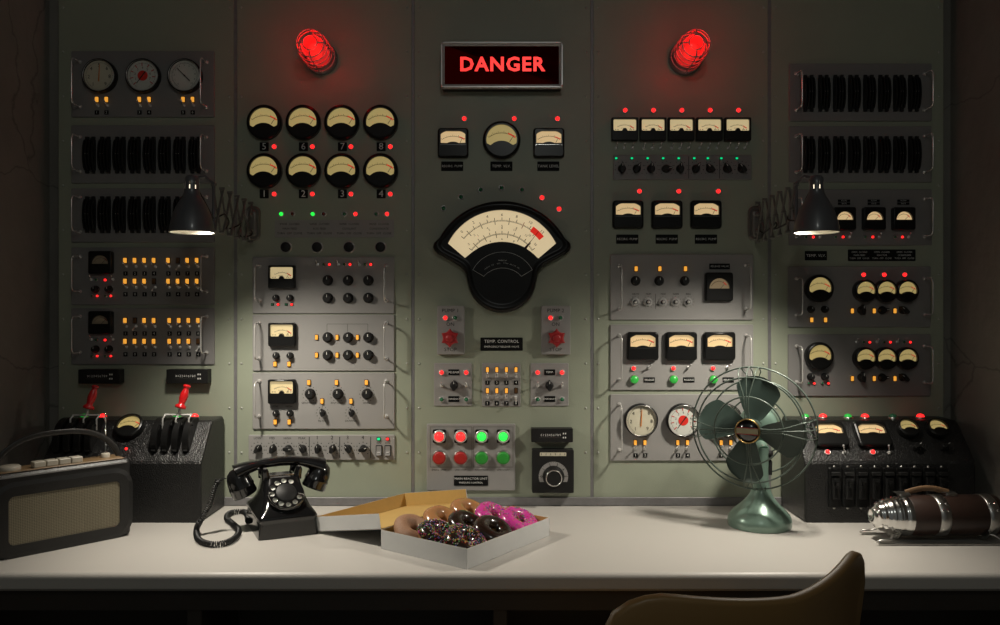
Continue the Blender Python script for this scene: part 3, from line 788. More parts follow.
gauge('sector', 15.5 * U, wall_at(549, 141.8, .018), s2=14.8 * U, name='square_gauge', **tg('black square gauge with an amber dial, right under the danger sign', 'gauge'))
for px, s in ((452.2, 'RECIRC. PUMP'), (501.4, 'TEMP. VLV.'), (548.3, 'TANK LEVEL')):
    plate(22 * U, 9.5 * U, [s], W(px, 165.8), size=3.1 * U if len(s) > 10 else 3.7 * U, **tg('small black plate reading %s under the danger sign gauges' % s, 'sign', 'black name plates under the sign gauges'))
AR = ((443.5, 208), (461, 196.6), (480.7, 189.4), (501.6, 187.4), (522, 189.4), (541.9, 197.3), (559, 208.6))
for k, (px, py) in enumerate(AR):
    lit = k > 4
    led('Lred' if lit else 'Ogreen', 3.0 * U, W(px, py), **tg(('lit red' if lit else 'unlit green') + ' indicator lamp, ' + ORD[k] + ' from the left in the arc over the big meter', 'light', 'arc of seven lamps over the big meter'))
# big fan-shaped meter; crop frame of 5.206 px per photo px, centre column 427, origin row 300
def bp(x, y): return ((x - 427) / 5.206 * U * .985, (300 - y) / 5.206 * U * .985)
def circ3(cx, cy, r, a0, a1, n): return [bp(cx + r * cos(R(a0 + (a1 - a0) * k / n)), cy - r * sin(R(a0 + (a1 - a0) * k / n))) for k in range(n + 1)]
outer = circ3(427, 402, 377, 27, 153, 40)
outer += [bp(*q) for q in ((72, 240), (66, 254), (66, 268), (72, 284), (88, 300), (120, 318), (160, 340), (200, 364), (224, 384), (238, 408), (242, 430))]
outer += circ3(427, 432, 180, 184, 356, 34)
outer += [bp(854 - x, y) for x, y in ((242, 430), (238, 408), (224, 384), (200, 364), (160, 340), (120, 318), (88, 300), (72, 284), (66, 268), (66, 254), (72, 240))]
win = circ3(427, 389, 316, 26.5, 153.5, 30) + circ3(427, 491, 251, 139.2, 40.8, 24)
cen = bp(427, 150)
t = link('fan_meter', None, wall_at(502, 252.6, .03), **tg('huge black fan-shaped meter with a cream scale in the middle of the wall', 'gauge'))
b = MB().use('black')
an = sorted({round(-pi + 2 * pi * k / 120, 5) for k in range(120)} | {round(atan2(p[1] - cen[1], p[0] - cen[0]), 5) for p in (win[0], win[30], win[31], win[-1])})
Oo = [ray_hit(outer, cen, a) for a in an]; Ii = [ray_hit(win, cen, a) for a in an]
def stp(dist): return [(o[0] + (i[0] - o[0]) * min(.95, dist / hypot(i[0] - o[0], i[1] - o[1])), o[1] + (i[1] - o[1]) * min(.95, dist / hypot(i[0] - o[0], i[1] - o[1]))) for o, i in zip(Oo, Ii)]
LL = [[(x, 0, z) for x, z in Oo], [(x, -.018, z) for x, z in Oo], [(x, -.026, z) for x, z in stp(.003)], [(x, -.030, z) for x, z in stp(.008)], [(x, -.030, z) for x, z in stp(.015)], [(x, -.0255, z) for x, z in stp(.021)], [(x, -.0255, z) for x, z in stp(.026)]]
LL += [[(x, -.0255, z) for x, z in Ii], [(x, -.016, z) for x, z in Ii]]
b.loft(LL[:7], True, False, True); b.loft(LL[6:], False, False, False)
link('case', b.mesh('meter_case'), (0, 0, 0), t)
dm = MB().use('dialB').add([(x, -.0161, z) for x, z in win], [list(range(len(win)))])
ox, oz = bp(427, 389); s1 = U / 5.206 * .985
for rad, hts in ((258, 1), (188, 0)):
    dm.use('inkg')
    for k in range(61):
        a = R(140 - 100 * k / 60) if hts else R(146 - 112 * k / 60); e = Vector((cos(a), 0, sin(a))); q = Vector((-sin(a), 0, cos(a))) * (.0005 if k % 5 else .0008)
        c = Vector((ox, -.0165, oz)); L0, L1 = rad * s1, (rad + (8 if k % 5 else 20)) * s1
        if k % 10 == 5: L0 = (rad - 16) * s1
        if hts and 42 < k < 47: dm.use('inkred')
        else: dm.use('inkg')
        dm.add([c + e * L0 - q, c + e * L0 + q, c + e * L1 + q, c + e * L1 - q], [(0, 1, 2, 3)])
    dm.use('ink')
    A0, A1 = (140, 40) if hts else (146, 34)
    for rr in (rad, rad + 3):
        P = arcp(ox, oz, rr * s1, A0, A1, 40); Q = arcp(ox, oz, rr * s1 + .0005, A0, A1, 40)
        dm.add([(x, -.0164, z) for x, z in P + Q], [(k, k + 1, 42 + k, 41 + k) for k in range(40)])
    for k, s in enumerate(('0', '2', '4', '6', '8', '10', '12') if hts else ('.5', '1', '5', '8', '10', '15', '20')):
        a = R(A0 - 4 + (A1 - A0 + 8) * k / 6); r2 = (rad + 34) * s1
        dm.text(s, .011 if hts else .0085, ox + r2 * cos(a), oz + r2 * sin(a), -.0165, rot=a - pi / 2)
    for k in range(5):
        a = R(A0 - 12 + (A1 - A0 + 24) * k / 4); r2 = (rad - 24) * s1
        dm.text(str(2 * k + 2), .0080, ox + r2 * cos(a), oz + r2 * sin(a), -.0165, rot=a - pi / 2)
dm.use('glowred')
P = arcp(ox, oz, 252 * s1, 54.5, 39, 10); Q = arcp(ox, oz, 283 * s1, 54.5, 39, 10)
dm.add([(x, -.0168, z) for x, z in P + Q], [(k, k + 1, 12 + k, 11 + k) for k in range(10)])
link('dial_face', dm.mesh('meter_dial'), (0, 0, 0), t)
nb = MB().use('needle'); a = R(46.5)
for r0, r1, w0, w1, mm in ((100, 288, 1.6, 1.0, 'needle'), (120, 206, 12, 1.5, 'needlered'), (100, 120, 4, 12, 'needlered')):
    if mm == 'needlered' and mm not in M: M['needlered'] = mat('dark_red_needle_tail', (.10, .012, .012), .4)
    nb.use(mm); e = Vector((cos(R(52)), 0, sin(R(52)))); q = Vector((-e.z, 0, e.x)); c = Vector((bp(427, 430)[0], -.019, bp(427, 430)[1]))
    r0 += 40; r1 += 40 if mm != 'needle' else 25
    nb.loft([[c + e * r0 * s1 + q * w0 * s1 * k + Vector((0, j, 0)) for k, j in ((-1, 0), (1, 0), (1, -.0008), (-1, -.0008))], [c + e * r1 * s1 + q * w1 * s1 * k + Vector((0, j, 0)) for k, j in ((-1, 0), (1, 0), (1, -.0008), (-1, -.0008))]])
link('needle', nb.mesh('meter_needle'), (0, 0, 0), t)
bd = MB().use('white')
o1 = circ3(430, 470, 177, 28, 152, 24); i1 = circ3(430, 510, 132, 138, 42, 18); sh = o1 + i1
sh2 = inset(sh, .0008)
bd.loft([[(x, -.0262, z) for x, z in sh], [(x, -.0262, z) for x, z in sh2]], False, False)
for k, ch in enumerate('MODEL NO. 622  TYPE METER CO.'):
    if ch != ' ': a = R(128 - k * 2.7); bd.text(ch, .0042, *[ (bp(430, 500)[0] + 148 * s1 * cos(a)), (bp(430, 500)[1] + 148 * s1 * sin(a))], -.0262, rot=a - pi / 2)
bd.text('MODEL 261', .0045, *bp(430, 338), -.0262)
link('name_badge', bd.mesh('name_badge'), (0, 0, 0), t)

# pump stations
for n, x0, x1, xr, xg, xk, xt in ((1, 437.5, 464.8, 445.3, 455.2, 449.8, 450.6), (2, 541, 570, 550.6, 560.4, 556.7, 555.4)):
    th = .014
    t = rack(x0, 305.2, x1, 353.8, 'raised grey pump station with a red star-shaped stop knob, labelled PUMP %d' % n, 'pump stations below the big meter', name='pump_station', th=th)
    led('Lred', 2.9 * U, at(t, xr, 317.3, .02), t); led('Ogreen', 2.9 * U, at(t, xg, 317.3, .02), t)
    words(t, [('PUMP %d' % n, xt, 310.2), ('ON', xt, 323.8), ('STOP', xt, 349)], 5)
    kb = MB().use('knobred')
    P = []
    for k in range(24):
        a = 2 * pi * k / 24 + pi / 2; rr = 9.2 * (1 if k % 4 == 0 else (.86 if k % 4 in (1, 3) else .80)) * U
        if k % 4 == 0: rr = 9.4 * U
        elif k % 4 == 2: rr = 6.6 * U
        else: rr = 7.2 * U
        P.append((rr * cos(a), rr * sin(a)))
    kb.prism(P, -.006, -.022, .003); kb.lathe([(.008, 0), (.008, .008)], seg=16)
    kb.lathe([(.011, .021), (.011, .024), (.006, .0255), (.0001, .026)], seg=20, cap=False)
    link('star_knob', kb.mesh('star_knob'), at(t, xk, 337.6, .03), t)
plate(42.4 * U, 13.2 * U, ['TEMP. CONTROL', 'EMERGENCY RELEASE VALVE'], W(501.6, 343.6), size=[4.3 * U, 2.6 * U], **tg('wide black plate reading TEMP. CONTROL between the two pump stations', 'sign'))
for side, x0, x1, xa, xb, xm, w1, w2 in (('left', 434, 472, 441.5, 466.2, 453.8, 'RELEASE', 'EMERGENCY'), ('right', 530.5, 568.5, 537.7, 562.1, 549.7, 'TEMP.', 'EMERGENCY')):
    t = rack(x0, 362.5, x1, 405.5, 'small grey control plate with a black knob between four lamps, under the %s pump station' % side, 'small four-lamp control plates', name='lamp_plate', th=.003)
    for px in (xa, xb):
        led('Lred', 2.9 * U, at(t, px, 372, .008), t); led('Ogreen', 2.9 * U, at(t, px, 399.1, .008), t); toggle(at(t, px, 385.4, .012), t)
    knob(5.2 * U, at(t, xm, 385.4, .018), t, style='pointer')
    plate(11 * U, 5.8 * U, [w1], at(t, xm, 371.8, .004), t, size=2.8 * U); plate(11 * U, 5.8 * U, [w2], at(t, xm, 398.5, .004), t, size=2.1 * U)
t = rack(482, 362.5, 520.5, 406, 'small grey plate of eight switches under amber lamps in the middle', name='switch_plate', th=.003)
for r_ in (0, 1):
    for c in range(4):
        px = (487.4, 496.8, 506.4, 516)[c]; lit = not (r_ and c == 3)
        amber(lit, at(t, px, 369.2 + 21 * r_, .006), t, w=2.8, h=4.8); toggle(at(t, px, 376 + 21.1 * r_, .012), t, up=lit); tiny_plate(t, px, 382.2 + 20.7 * r_, str(c + 1 + 4 * r_))
t = rack(427, 423.2, 515.3, 489.6, 'grey reactor station with two red and two green buttons under matching lamps', name='reactor_station', th=.006)
for k, px in enumerate((439, 460.5, 481.6, 503.2)):
    q = at(t, px, 436.3, .02)
    o = link('lamp_block', MB().use('ink').prism(rrect(12.8 * U, 13.2 * U, .003, 2), 0, -.006, .001).mesh('lamp_block'), (q[0], q[1], q[2]), t)
    link('ring', MB().use('bright').lathe([(6.4 * U, .004), (6.4 * U, .012), (5.6 * U, .0145), (4.3 * U, .013), (4.1 * U, .006)], seg=32, cap=False).mesh('lamp_ring'), (0, 0, 0), o)
    link('lens', MB().use('Lred' if k < 2 else 'Lgreen').lathe([(4.1 * U, .006), (4.1 * U, .011), (3.6 * U, .015), (2.3 * U, .018), (.00001, .019)], seg=28, cap=False).mesh('lamp_lens'), (0, 0, 0), o)
    q = at(t, px, 458, .02)
    o = link('push_button', MB().use('steel').lathe([(7.3 * U, 0), (7.3 * U, .006), (6.6 * U, .008), (6.3 * U, .004)], seg=32, cap=False).mesh('button_ring'), q, t)
    link('cap', MB().use('btnred' if k < 2 else 'btngreen').lathe([(6.3 * U, 0), (6.3 * U, .010), (5.9 * U, .012), (4 * U, .0128), (.00001, .013)], seg=32, cap=False).mesh('button_cap'), (0, 0, 0), o)
line(t, [(430.3, 426.3), (471.8, 426.3), (471.8, 466.5), (430.3, 466.5), (430.3, 426.3)], m='inkg'); line(t, [(473.2, 426.3), (513, 426.3), (513, 466.5), (473.2, 466.5), (473.2, 426.3)], m='inkg')
words(t, [('EMERG. STOP', 439, 469.4), ('LINE STOP', 460.5, 469.4), ('MAIN START', 481.6, 469.4), ('LINE START', 503.2, 469.4)], 2.3)
plate(34 * U, 10 * U, ['MAIN REACTOR UNIT', 'PRESSURE CONTROL'], at(t, 471, 480.2, .007), t, size=[3.2 * U, 2.4 * U])
# dial box
d = .03; p0, p1 = W(532.2, 449.4, d), W(573.9, 492.6, d); w, h = p1.x - p0.x, p0.z - p1.z
t = link('dial_box', None, ((p0.x + p1.x) / 2, 0, (p0.z + p1.z) / 2), **tg('black box with a large ringed tuning knob and a small window strip', 'control box'))
link('housing', MB().use('matt').prism(rrect(w, h, .003, 2), 0, -d, .0012).mesh('dial_housing'), (0, 0, 0), t)
cx, cz = 0.001, -.013
wb = MB().use('dialc').prism([(x, z + h * .40) for x, z in rrect(26 * U, 3.4 * U, .001, 1)], -d, -d - .0012); wb.use('inkg')
for k in range(6): wb.box(((k - 2.5) * 4.6 * U, -d - .0014, h * .40), (.0014, .0006, .005))
link('window_strip', wb.mesh('window_strip'), (0, 0, 0), t)
sp = MB().use('grey').prism([(x, z) for x, z in arcp(cx, cz, 14.5 * U, -22, 202, 30)], -d, -d - .001); sp.use('ink')
for k in range(6):
    a = R(180 - 36 * k); sp.text(str(k), .010, cx + 11.8 * U * cos(a), cz + 11.8 * U * sin(a), -d - .0013, rot=a - pi / 2)
for k in range(21):
    a = R(180 - 9 * k); sp.box((cx + 14 * U * cos(a), -d - .0012, cz + 14 * U * sin(a)), (.0012, .0004, .0012))
link('scale_plate', sp.mesh('scale_plate'), (0, 0, 0), t)
link('tuning_knob', MB().use('matt').lathe([(10.6 * U, .030), (10.6 * U, .034), (8.4 * U, .037), (8.0 * U, .052), (7.8 * U, .0535)], (cx, 0, cz), seg=40).use('chrome').lathe([(8.1 * U, .052), (8.1 * U, .0545), (7.3 * U, .0555), (7.0 * U, .0535)], (cx, 0, cz), seg=40, cap=False).mesh('tuning_knob'), (0, 0, 0), t)

# ------------------------------------------------------------------ fourth panel
for k in range(5):
    px = 625 + 28.3 * k; n = ORD[k]
    led('Lred', 2.9 * U, W(px, 110), **tg('lit red indicator lamp above the %s of the five square meters' % n, 'light', 'red lamps over the five square meters'))
    gauge('vu', 13.2 * U, wall_at(px, 128.2, .016), s2=11.5 * U, name='square_meter', **tg('square black meter with a cream window, %s from the left in the row of five' % n, 'gauge', 'row of five square meters'))
xs = [616.5, 624.6, 633, 644.5, 653, 661.3, 672.5, 681, 689.6, 700.8, 709.4, 717.8, 729.3, 738, 746.2]
for k, px in enumerate(xs):
    toggle(wall_at(px, 146.6, .01), None, **tg('small chrome toggle switch, %s of three below the %s square meter' % (('left', 'middle', 'right')[k % 3], ORD[k // 3]), 'switch', 'toggle switches below the five square meters'))
t = rack(612.8, 154.7, 751, 179.5, 'dark grey strip of nine pointer knobs with small green lamps below the five square meters', name='knob_strip', m='greyd')
for k, (px, a) in enumerate(((622.4, 0), (637.4, 30), (651.7, 0), (666.9, 90), (681, 0), (696.8, 30), (710.9, -45), (728, -30), (742.7, -40))): knob(5.1 * U, at(t, px, 167.5, .016), t, style='pointer', ang=a)
for px in (616, 631.7, 647.4, 662.9, 678.4, 693.9, 707.5, 721, 736.5): led_small('Lgreend', 1.15 * U, at(t, px, 158, .004), t, square=True)
b = MB().use('ink')
for px in (688.6, 719.5): q = at(t, px, 167, .005); b.box((q[0], -.0052, q[2]), (.0014, .0004, 22 * U))
for px in (622.4, 637.4, 651.7, 666.9, 681, 696.8, 710.9, 728, 742.7):
    q = at(t, px, 167.5, .01)
    for k in range(9):
        a = R(225 - 33.75 * k); b.box((q[0] + 7 * U * cos(a), -.0052, q[2] + 7 * U * sin(a)), (.0018, .0004, .0018))
link('knob_scale', b.mesh('knob_scale'), (0, 0, 0), t)
for k, (px, pl) in enumerate(((639.3, 'left'), (678.5, 'middle'), (718, 'right'))):
    led('Lred', 2.9 * U, W(px, 190.9), **tg('lit red indicator lamp above the %s of three rounded gauges' % pl, 'light', 'red lamps over the three rounded gauges'))
    gauge('sector', 15.4 * U, wall_at((628.5, 667.7, 706.9)[k], 213.6, .018), s2=14 * U, name='square_gauge', **tg('black rounded square gauge with an amber dial, %s of three above RECIRC. PUMP plates' % pl, 'gauge', 'three rounded gauges above the pump plates'))
    plate(22.2 * U, 9.2 * U, ['RECIRC. PUMP'], W((627.2, 666.7, 705.9)[k], 238.7), size=3.1 * U, **tg('small black plate reading RECIRC. PUMP, %s of the three in a row' % pl, 'sign', 'three RECIRC. PUMP plates'))
t = rack(610, 254, 752.8, 319.5, 'grey rack unit with three black and five silver knobs and a dim amber gauge')
for px in (636, 659.7, 685.3): amber(True, at(t, px, 268.3, .006), t, w=3, h=4.8); knob(4.8 * U, at(t, px + .2, 280.2, .016), t)
for px in (635.6, 648.4, 663.2, 675.8, 688.3): knob(4.4 * U, at(t, px, 301.5, .014), t, style='silver')
b = MB().use('inkg')
for px in (635.6, 648.4, 663.2, 675.8, 688.3):
    q = at(t, px, 301.5, .008)
    for k in range(11): a = R(240 - 30 * k); b.box((q[0] + 5.8 * U * cos(a), -.0052, q[2] + 5.8 * U * sin(a)), (.0016, .0004, .0016))
q = at(t, 655.5, 301, .005); b.box((q[0], -.0052, q[2]), (.0012, .0004, 15 * U)); link('knob_scale', b.mesh('knob_scale'), (0, 0, 0), t)
words(t, [('DRIVE', 635.6, 293.6), ('TRIM', 648.4, 293.6), ('FINE', 663.2, 293.6), ('GAIN', 675.8, 293.6), ('BIAS', 688.3, 293.6)], 2.4)
plate(20.5 * U, 5.6 * U, ['RELEASE VALVE'], at(t, 719.6, 265.9, .006), t, size=2.5 * U)
M['dialD'] = glow_card('dim_amber_dial', (.22, .16, .085), (.27, .19, .105), .6)
def dimg():
    k = M['dialA']; M['dialA'] = M['dialD']; g = gauge('half', 13.7 * U, at(t, 719.2, 286.3, .016), t, s2=14.2 * U); M['dialA'] = k; return g
dimg(); handles(t, 619, 745.5, 265, 308.5)
t = rack(610, 324, 752.8, 389.5, 'grey rack unit with three large square gauges above green buttons, behind the fan top')
for k in range(3):
    gauge('sector', 15.6 * U, at(t, (643, 681.6, 720)[k], 345.8, .018), t, s2=14.3 * U)
    led('Lred', 2.8 * U, at(t, (634, 673.8, 713.4)[k], 367.9, .012), t); toggle(at(t, (649.4, 688.9, 728.3)[k], 367.4, .016), t, side=.2)
    q = at(t, (634.6, 674, 714)[k], 379, .014)
    o = link('push_button', MB().use('steel').lathe([(4.4 * U, 0), (4.4 * U, .004), (4 * U, .005)], seg=24, cap=False).mesh('button_ring'), q, t)
    link('cap', MB().use('btnlit').lathe([(4 * U, 0), (4 * U, .009), (3.6 * U, .0115), (.00001, .0125)], seg=24, cap=False).mesh('button_cap'), (0, 0, 0), o)
    plate(11.2 * U, 5.2 * U, ['RELEASE'], at(t, (649.3, 688.9, 728.3)[k], 379.4, .006), t, size=2.5 * U)
handles(t, 619, 745.5, 335, 379)
t = rack(610, 393.6, 752.8, 460, 'grey rack unit with three white round dials half hidden behind the fan')
for k, px in enumerate((641.3, 683.4, 726)): dial(k, 16.6 * U, at(t, px, 420, .018), t)
for k, px in enumerate((635.2, 644.8, 677.6, 687.3, 721, 730.6)):
    amber(True, at(t, px, 442, .006), t, w=2.8, h=4.8); toggle(at(t, px + .2, 448, .012), t); tiny_plate(t, px + .3, 454.8, '123456'[k])
handles(t, 619, 745.5, 403.5, 449)

# ------------------------------------------------------------------ fifth panel
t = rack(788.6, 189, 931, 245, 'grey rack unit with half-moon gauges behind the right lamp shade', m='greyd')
for k in range(4):
    px = (815, 844.7, 874.4, 904)[k]
    gauge('half', 11 * U, at(t, px, 218, .016), t, s2=11.2 * U)
    plate(12 * U, 2.3 * U, ['FLOW'], at(t, px - .6, 200.2, .006), t, size=2 * U); plate(12 * U, 2.3 * U, ['RATE'], at(t, px - .6, 203.1, .006), t, size=2 * U)
    led_small('Ogreen', 1.5 * U, at(t, px - 9.2, 236.6, .005), t); led_small('Lred', 1.5 * U, at(t, px - 2.1, 236.6, .005), t); toggle(at(t, px + 6.2, 236.3, .012), t, side=-.3)
handles(t, 795.6, 923.5, 199, 236)
plate(22 * U, 9.4 * U, ['TEMP. VLV.'], W(815.8, 255.2), size=3.9 * U, **tg('small black plate reading TEMP. VLV. below the right lamp', 'sign'))
plate(67.5 * U, 11.6 * U, [('OPEN  CLOSED',) * 3, ('MAIN FEED', 'REACTOR', 'CONDENSER'), ('TURN  OFF  CLOSE',) * 3], W(881.6, 254.8), size=2.2 * U, name='legend_plate', **tg('wide black legend plate with three columns of small white lettering, far right', 'sign'))
for dy, lab, top in ((0, 'grey rack unit of four round gauges under three red lamps, far right', True), (67.6, 'grey rack unit of four round gauges and tiny toggles, above the right console', False)):
    t = rack(787.6, 266 + dy, 930, (326.8 if top else 395.5), lab, 'rack units with four round gauges', m='greyd')
    gauge('round', 13.5 * U, at(t, 820, 288 + dy, .02), t)
    for px in (865.8, 886.6, 907.6): gauge('round', 11 * U, at(t, px, 290.3 + dy, .02), t)
    for px in (812, 826): knob(3.6 * U, at(t, px, 308.8 + dy, .016), t)
    if top:
        for px in (811.4, 825.2): amber(True, at(t, px, 319.4, .006), t, w=2.8, h=4.6)
        for px in (863.6, 884.2, 904.7): led('Lred', 2.8 * U, at(t, px, 274.2, .008), t)
    else:
        for px, k in ((808.4, 'Ogreen'), (813.9, 'Lred'), (822, 'Ogreen'), (828, 'Lred')): led_small(k, 1.3 * U, at(t, px, 382.8, .005), t)
        for px in (857.5, 878, 898): toggle(at(t, px, 341.5, .01), t, side=-.3); led_small('Ogreen', 1.4 * U, at(t, px + 6, 341.5, .005), t); led_small('Lred', 1.4 * U, at(t, px + 11.8, 341.7, .005), t)
    for px, a in ((863.3, 0), (884.2, 80), (905, -50)): knob(5 * U, at(t, px, 309.6 + dy, .018), t, style='pointer', ang=a)
    for px in (852, 873.9, 894.6): amber(True, at(t, px, 310.4 + dy, .006), t, w=2.6, h=4.8)
    handles(t, 796, 923.5, 278 + dy, 314 + dy)
# ------------------------------------------------------------------ red beacons in wire cages
for sx, lab in ((-1, 'glowing red beacon in a wire cage at the upper left, above the numbered gauges'), (1, 'glowing red beacon in a wire cage at the upper right, above the five square meters')):
    c = W(500 + sx * (178.5 if sx < 0 else 184.5), 58.5, 0)
    t = link('beacon_light', None, c, **tg(lab, 'warning light', 'red caged beacons'))
    link('base', MB().use('strip').lathe([(.050, 0), (.050, .012), (.046, .018), (.040, .020), (.038, .028), (.030, .030)], seg=40).mesh('beacon_base'), (0, 0, 0), t)
    prof = [(.036, .028)]
    for k in range(6):
        h = .034 + k * .014; prof += [(.0385, h), (.0385, h + .007), (.0370, h + .010)]
    prof += [(.037, .120), (.033, .130), (.024, .136), (.012, .1385), (.00001, .139)]
    link('lens', MB().use('beacon').lathe(prof, seg=40, cap=False).mesh('beacon_lens'), (0, 0, 0), t)
    b = MB().use('cage')
    for h, r in ((.030, .047), (.060, .046), (.088, .0455), (.118, .0445), (.144, .0405)): b.tube([(r * cos(2 * pi * k / 40), -h, r * sin(2 * pi * k / 40)) for k in range(40)], .0019, 6, True)
    b.tube([(.021 * cos(2 * pi * k / 28), -.148, .021 * sin(2 * pi * k / 28)) for k in range(28)], .0019, 6, True)
    for k in range(4):
        a = pi / 2 * k; e = (cos(a), sin(a)); b.tube([(e[0] * r, -h, e[1] * r) for r, h in ((.048, .012), (.046, .06), (.0445, .118), (.041, .142), (.032, .147), (.021, .148))], .0017, 6)
    link('wire_cage', b.mesh('wire_cage'), (0, 0, 0), t)
    link('bulb', MB().use('redbulb').lathe([(.010, .028), (.010, .045), (.017, .060), (.020, .078), (.017, .094), (.008, .103), (.00001, .105)], seg=20, cap=False).mesh('beacon_bulb'), (0, 0, 0), t)
    for ch_ in t.children: k_ = .76 if ch_.name.startswith('lens') else .88; ch_.scale = (k_, .90, k_)
    pd = bpy.data.lights.new('beacon_glow', 'POINT'); pd.energy = .40; pd.color = (1, .06, .045); pd.shadow_soft_size = .02
    po = bpy.data.objects.new('beacon_glow', pd); COL.objects.link(po); po.parent = t; po.location = (0, -.112, 0)

# ------------------------------------------------------------------ scissor-arm lamps
for sx in (-1, 1):
    lx = -.697 if sx < 0 else .716; bxx = -.6655 if sx < 0 else .6885; ly = -.35; side = 'left' if sx < 0 else 'right'
    t = link('wall_lamp', None, (bxx, 0, EYE + (312 - 223) * U), **tg('dark grey scissor-arm lamp with a bell shade, lit, on the %s of the wall' % side, 'lamp', 'two scissor-arm wall lamps'))
    ox, oz = t.location.x, t.location.z
    b = MB().use('armgrey')
    O1 = rrect(.040, .092, .016, 5)
    b.loft([[(x * k, y, z * k2) for x, z in O1] for y, k, k2 in ((0, 1, 1), (-.006, 1, 1), (-.010, .86, .93), (-.008, .62, .80), (-.014, .50, .70), (-.016, .3, .5))])
    for s in (1, -1): b.lathe([(.006, .012), (.006, .028), (.003, .03)], (0, 0, s * .022), seg=14)
    link('wall_bracket', b.mesh('wall_bracket'), (0, 0, 0), t)
    b = MB().use('armgrey')
    n = 5; y0, y1 = -.024, -.300
    top = lambda k: (0, y0 + (y1 - y0) * k / n, .052 + .001 * k); bot = lambda k: (0, y0 + (y1 - y0) * k / n, -.052 + .001 * k)
    for k in range(n):
        for A, B, xx in ((top(k), bot(k + 1), .003), (bot(k), top(k + 1), -.003)):
            b.tube([(xx, A[1], A[2]), (xx, B[1], B[2])], .0030, 6, flat=.4)
    for k in range(n + 1):
        for P in (top(k), bot(k)): b.lathe([(.0038, -.006), (.0038, .006)], P, (1, 0, 0), 10)
        if k < n: b.lathe([(.003, -.006), (.003, .006)], (0, y0 + (y1 - y0) * (k + .5) / n, .001 * k), (1, 0, 0), 10)
    link('scissor_arm', b.mesh('scissor_arm'), (0, 0, 0), t)
    P = []
    for k in range(41):
        q = k / 40; P.append((.010 * sin(q * 19), y0 + (y1 - y0) * q, -.020 - .026 * abs(sin(q * pi * 2.5)) + .02 * q))
    P += [(sx * -.0 + (lx - ox) * .5, -.325, .02), (lx - ox, -.345, .06)]
    link('cable', MB().use('rubber').tube(P, .0022, 6).mesh('lamp_cable'), (0, 0, 0), t)
    P = W(500, 174.5, .35); zt = P.z - oz; zb = W(0, 232.2, .35).z - oz; H = zt - zb
    sh = link('lamp_shade', None, (lx - ox, ly, zb), t)
    bl = MB().use('lampgrey')
    pr = [(.0490, 0), (.0490, .002), (.0480, .012), (.0452, .026), (.0405, .042), (.0342, .058), (.0260, .073), (.0200, .082), (.0172, .090), (.0168, .094), (.0165, .098), (.0162, .108), (.0160, .115), (.0145, H - .006), (.0110, H - .002), (.00001, H)]
    bl.lathe(pr, (0, 0, 0), (0, 0, 1), 48, cap=False, skip=lambda k, i: k in (10, 11) and i % 6 in (0,))
    me = bl.mesh('lamp_shade'); bpy.data.objects.remove(sh)
    sh = link('lamp_shade', me, (lx - ox, ly, zb), t)
    bi = MB().use('shadewhite').lathe([(r - .0016, max(h, .0008)) for r, h in pr[:10]], (0, 0, 0), (0, 0, 1), 48, cap=False)
    bi.lathe([(.0490, 0), (.0474, .0008)], (0, 0, 0), (0, 0, 1), 48, cap=False)
    link('shade_lining', bi.mesh('shade_lining'), (0, 0, 0), sh)
    link('bulb', MB().use('bulb').lathe([(.010, .108), (.011, .09), (.016, .075), (.0195, .062), (.019, .050), (.013, .040), (.00001, .037)], (0, 0, 0), (0, 0, 1), 24, cap=False).mesh('bulb'), (0, 0, 0), sh)
    b = MB().use('lampgrey'); b.tube([(0, -.300, -.048), (0, -.300, .060), ((lx - ox) * .4, -.322, .072), (lx - ox - sx * .0, -.334, .066)], .004, 8)
    b.lathe([(.007, -.008), (.007, .008)], (lx - ox, -.334, .064), (1, 0, 0), 14)
    link('pivot_stem', b.mesh('pivot_stem'), (0, 0, 0), t)
    ld = bpy.data.lights.new('lamp_light', 'SPOT'); ld.energy = LAMP_W; ld.color = (1, .93, .80); ld.spot_size = R(LAMP_CONE); ld.spot_blend = 1.0; ld.shadow_soft_size = .034
    lo = bpy.data.objects.new('lamp_light', ld); COL.objects.link(lo); lo.parent = t; lo.location = (lx - ox, ly, zb + .004)
    dirv = Vector((-sx * LAMP_TILT, LAMP_FWD, -1)); lo.rotation_euler = dirv.to_track_quat('-Z', 'Y').to_euler()

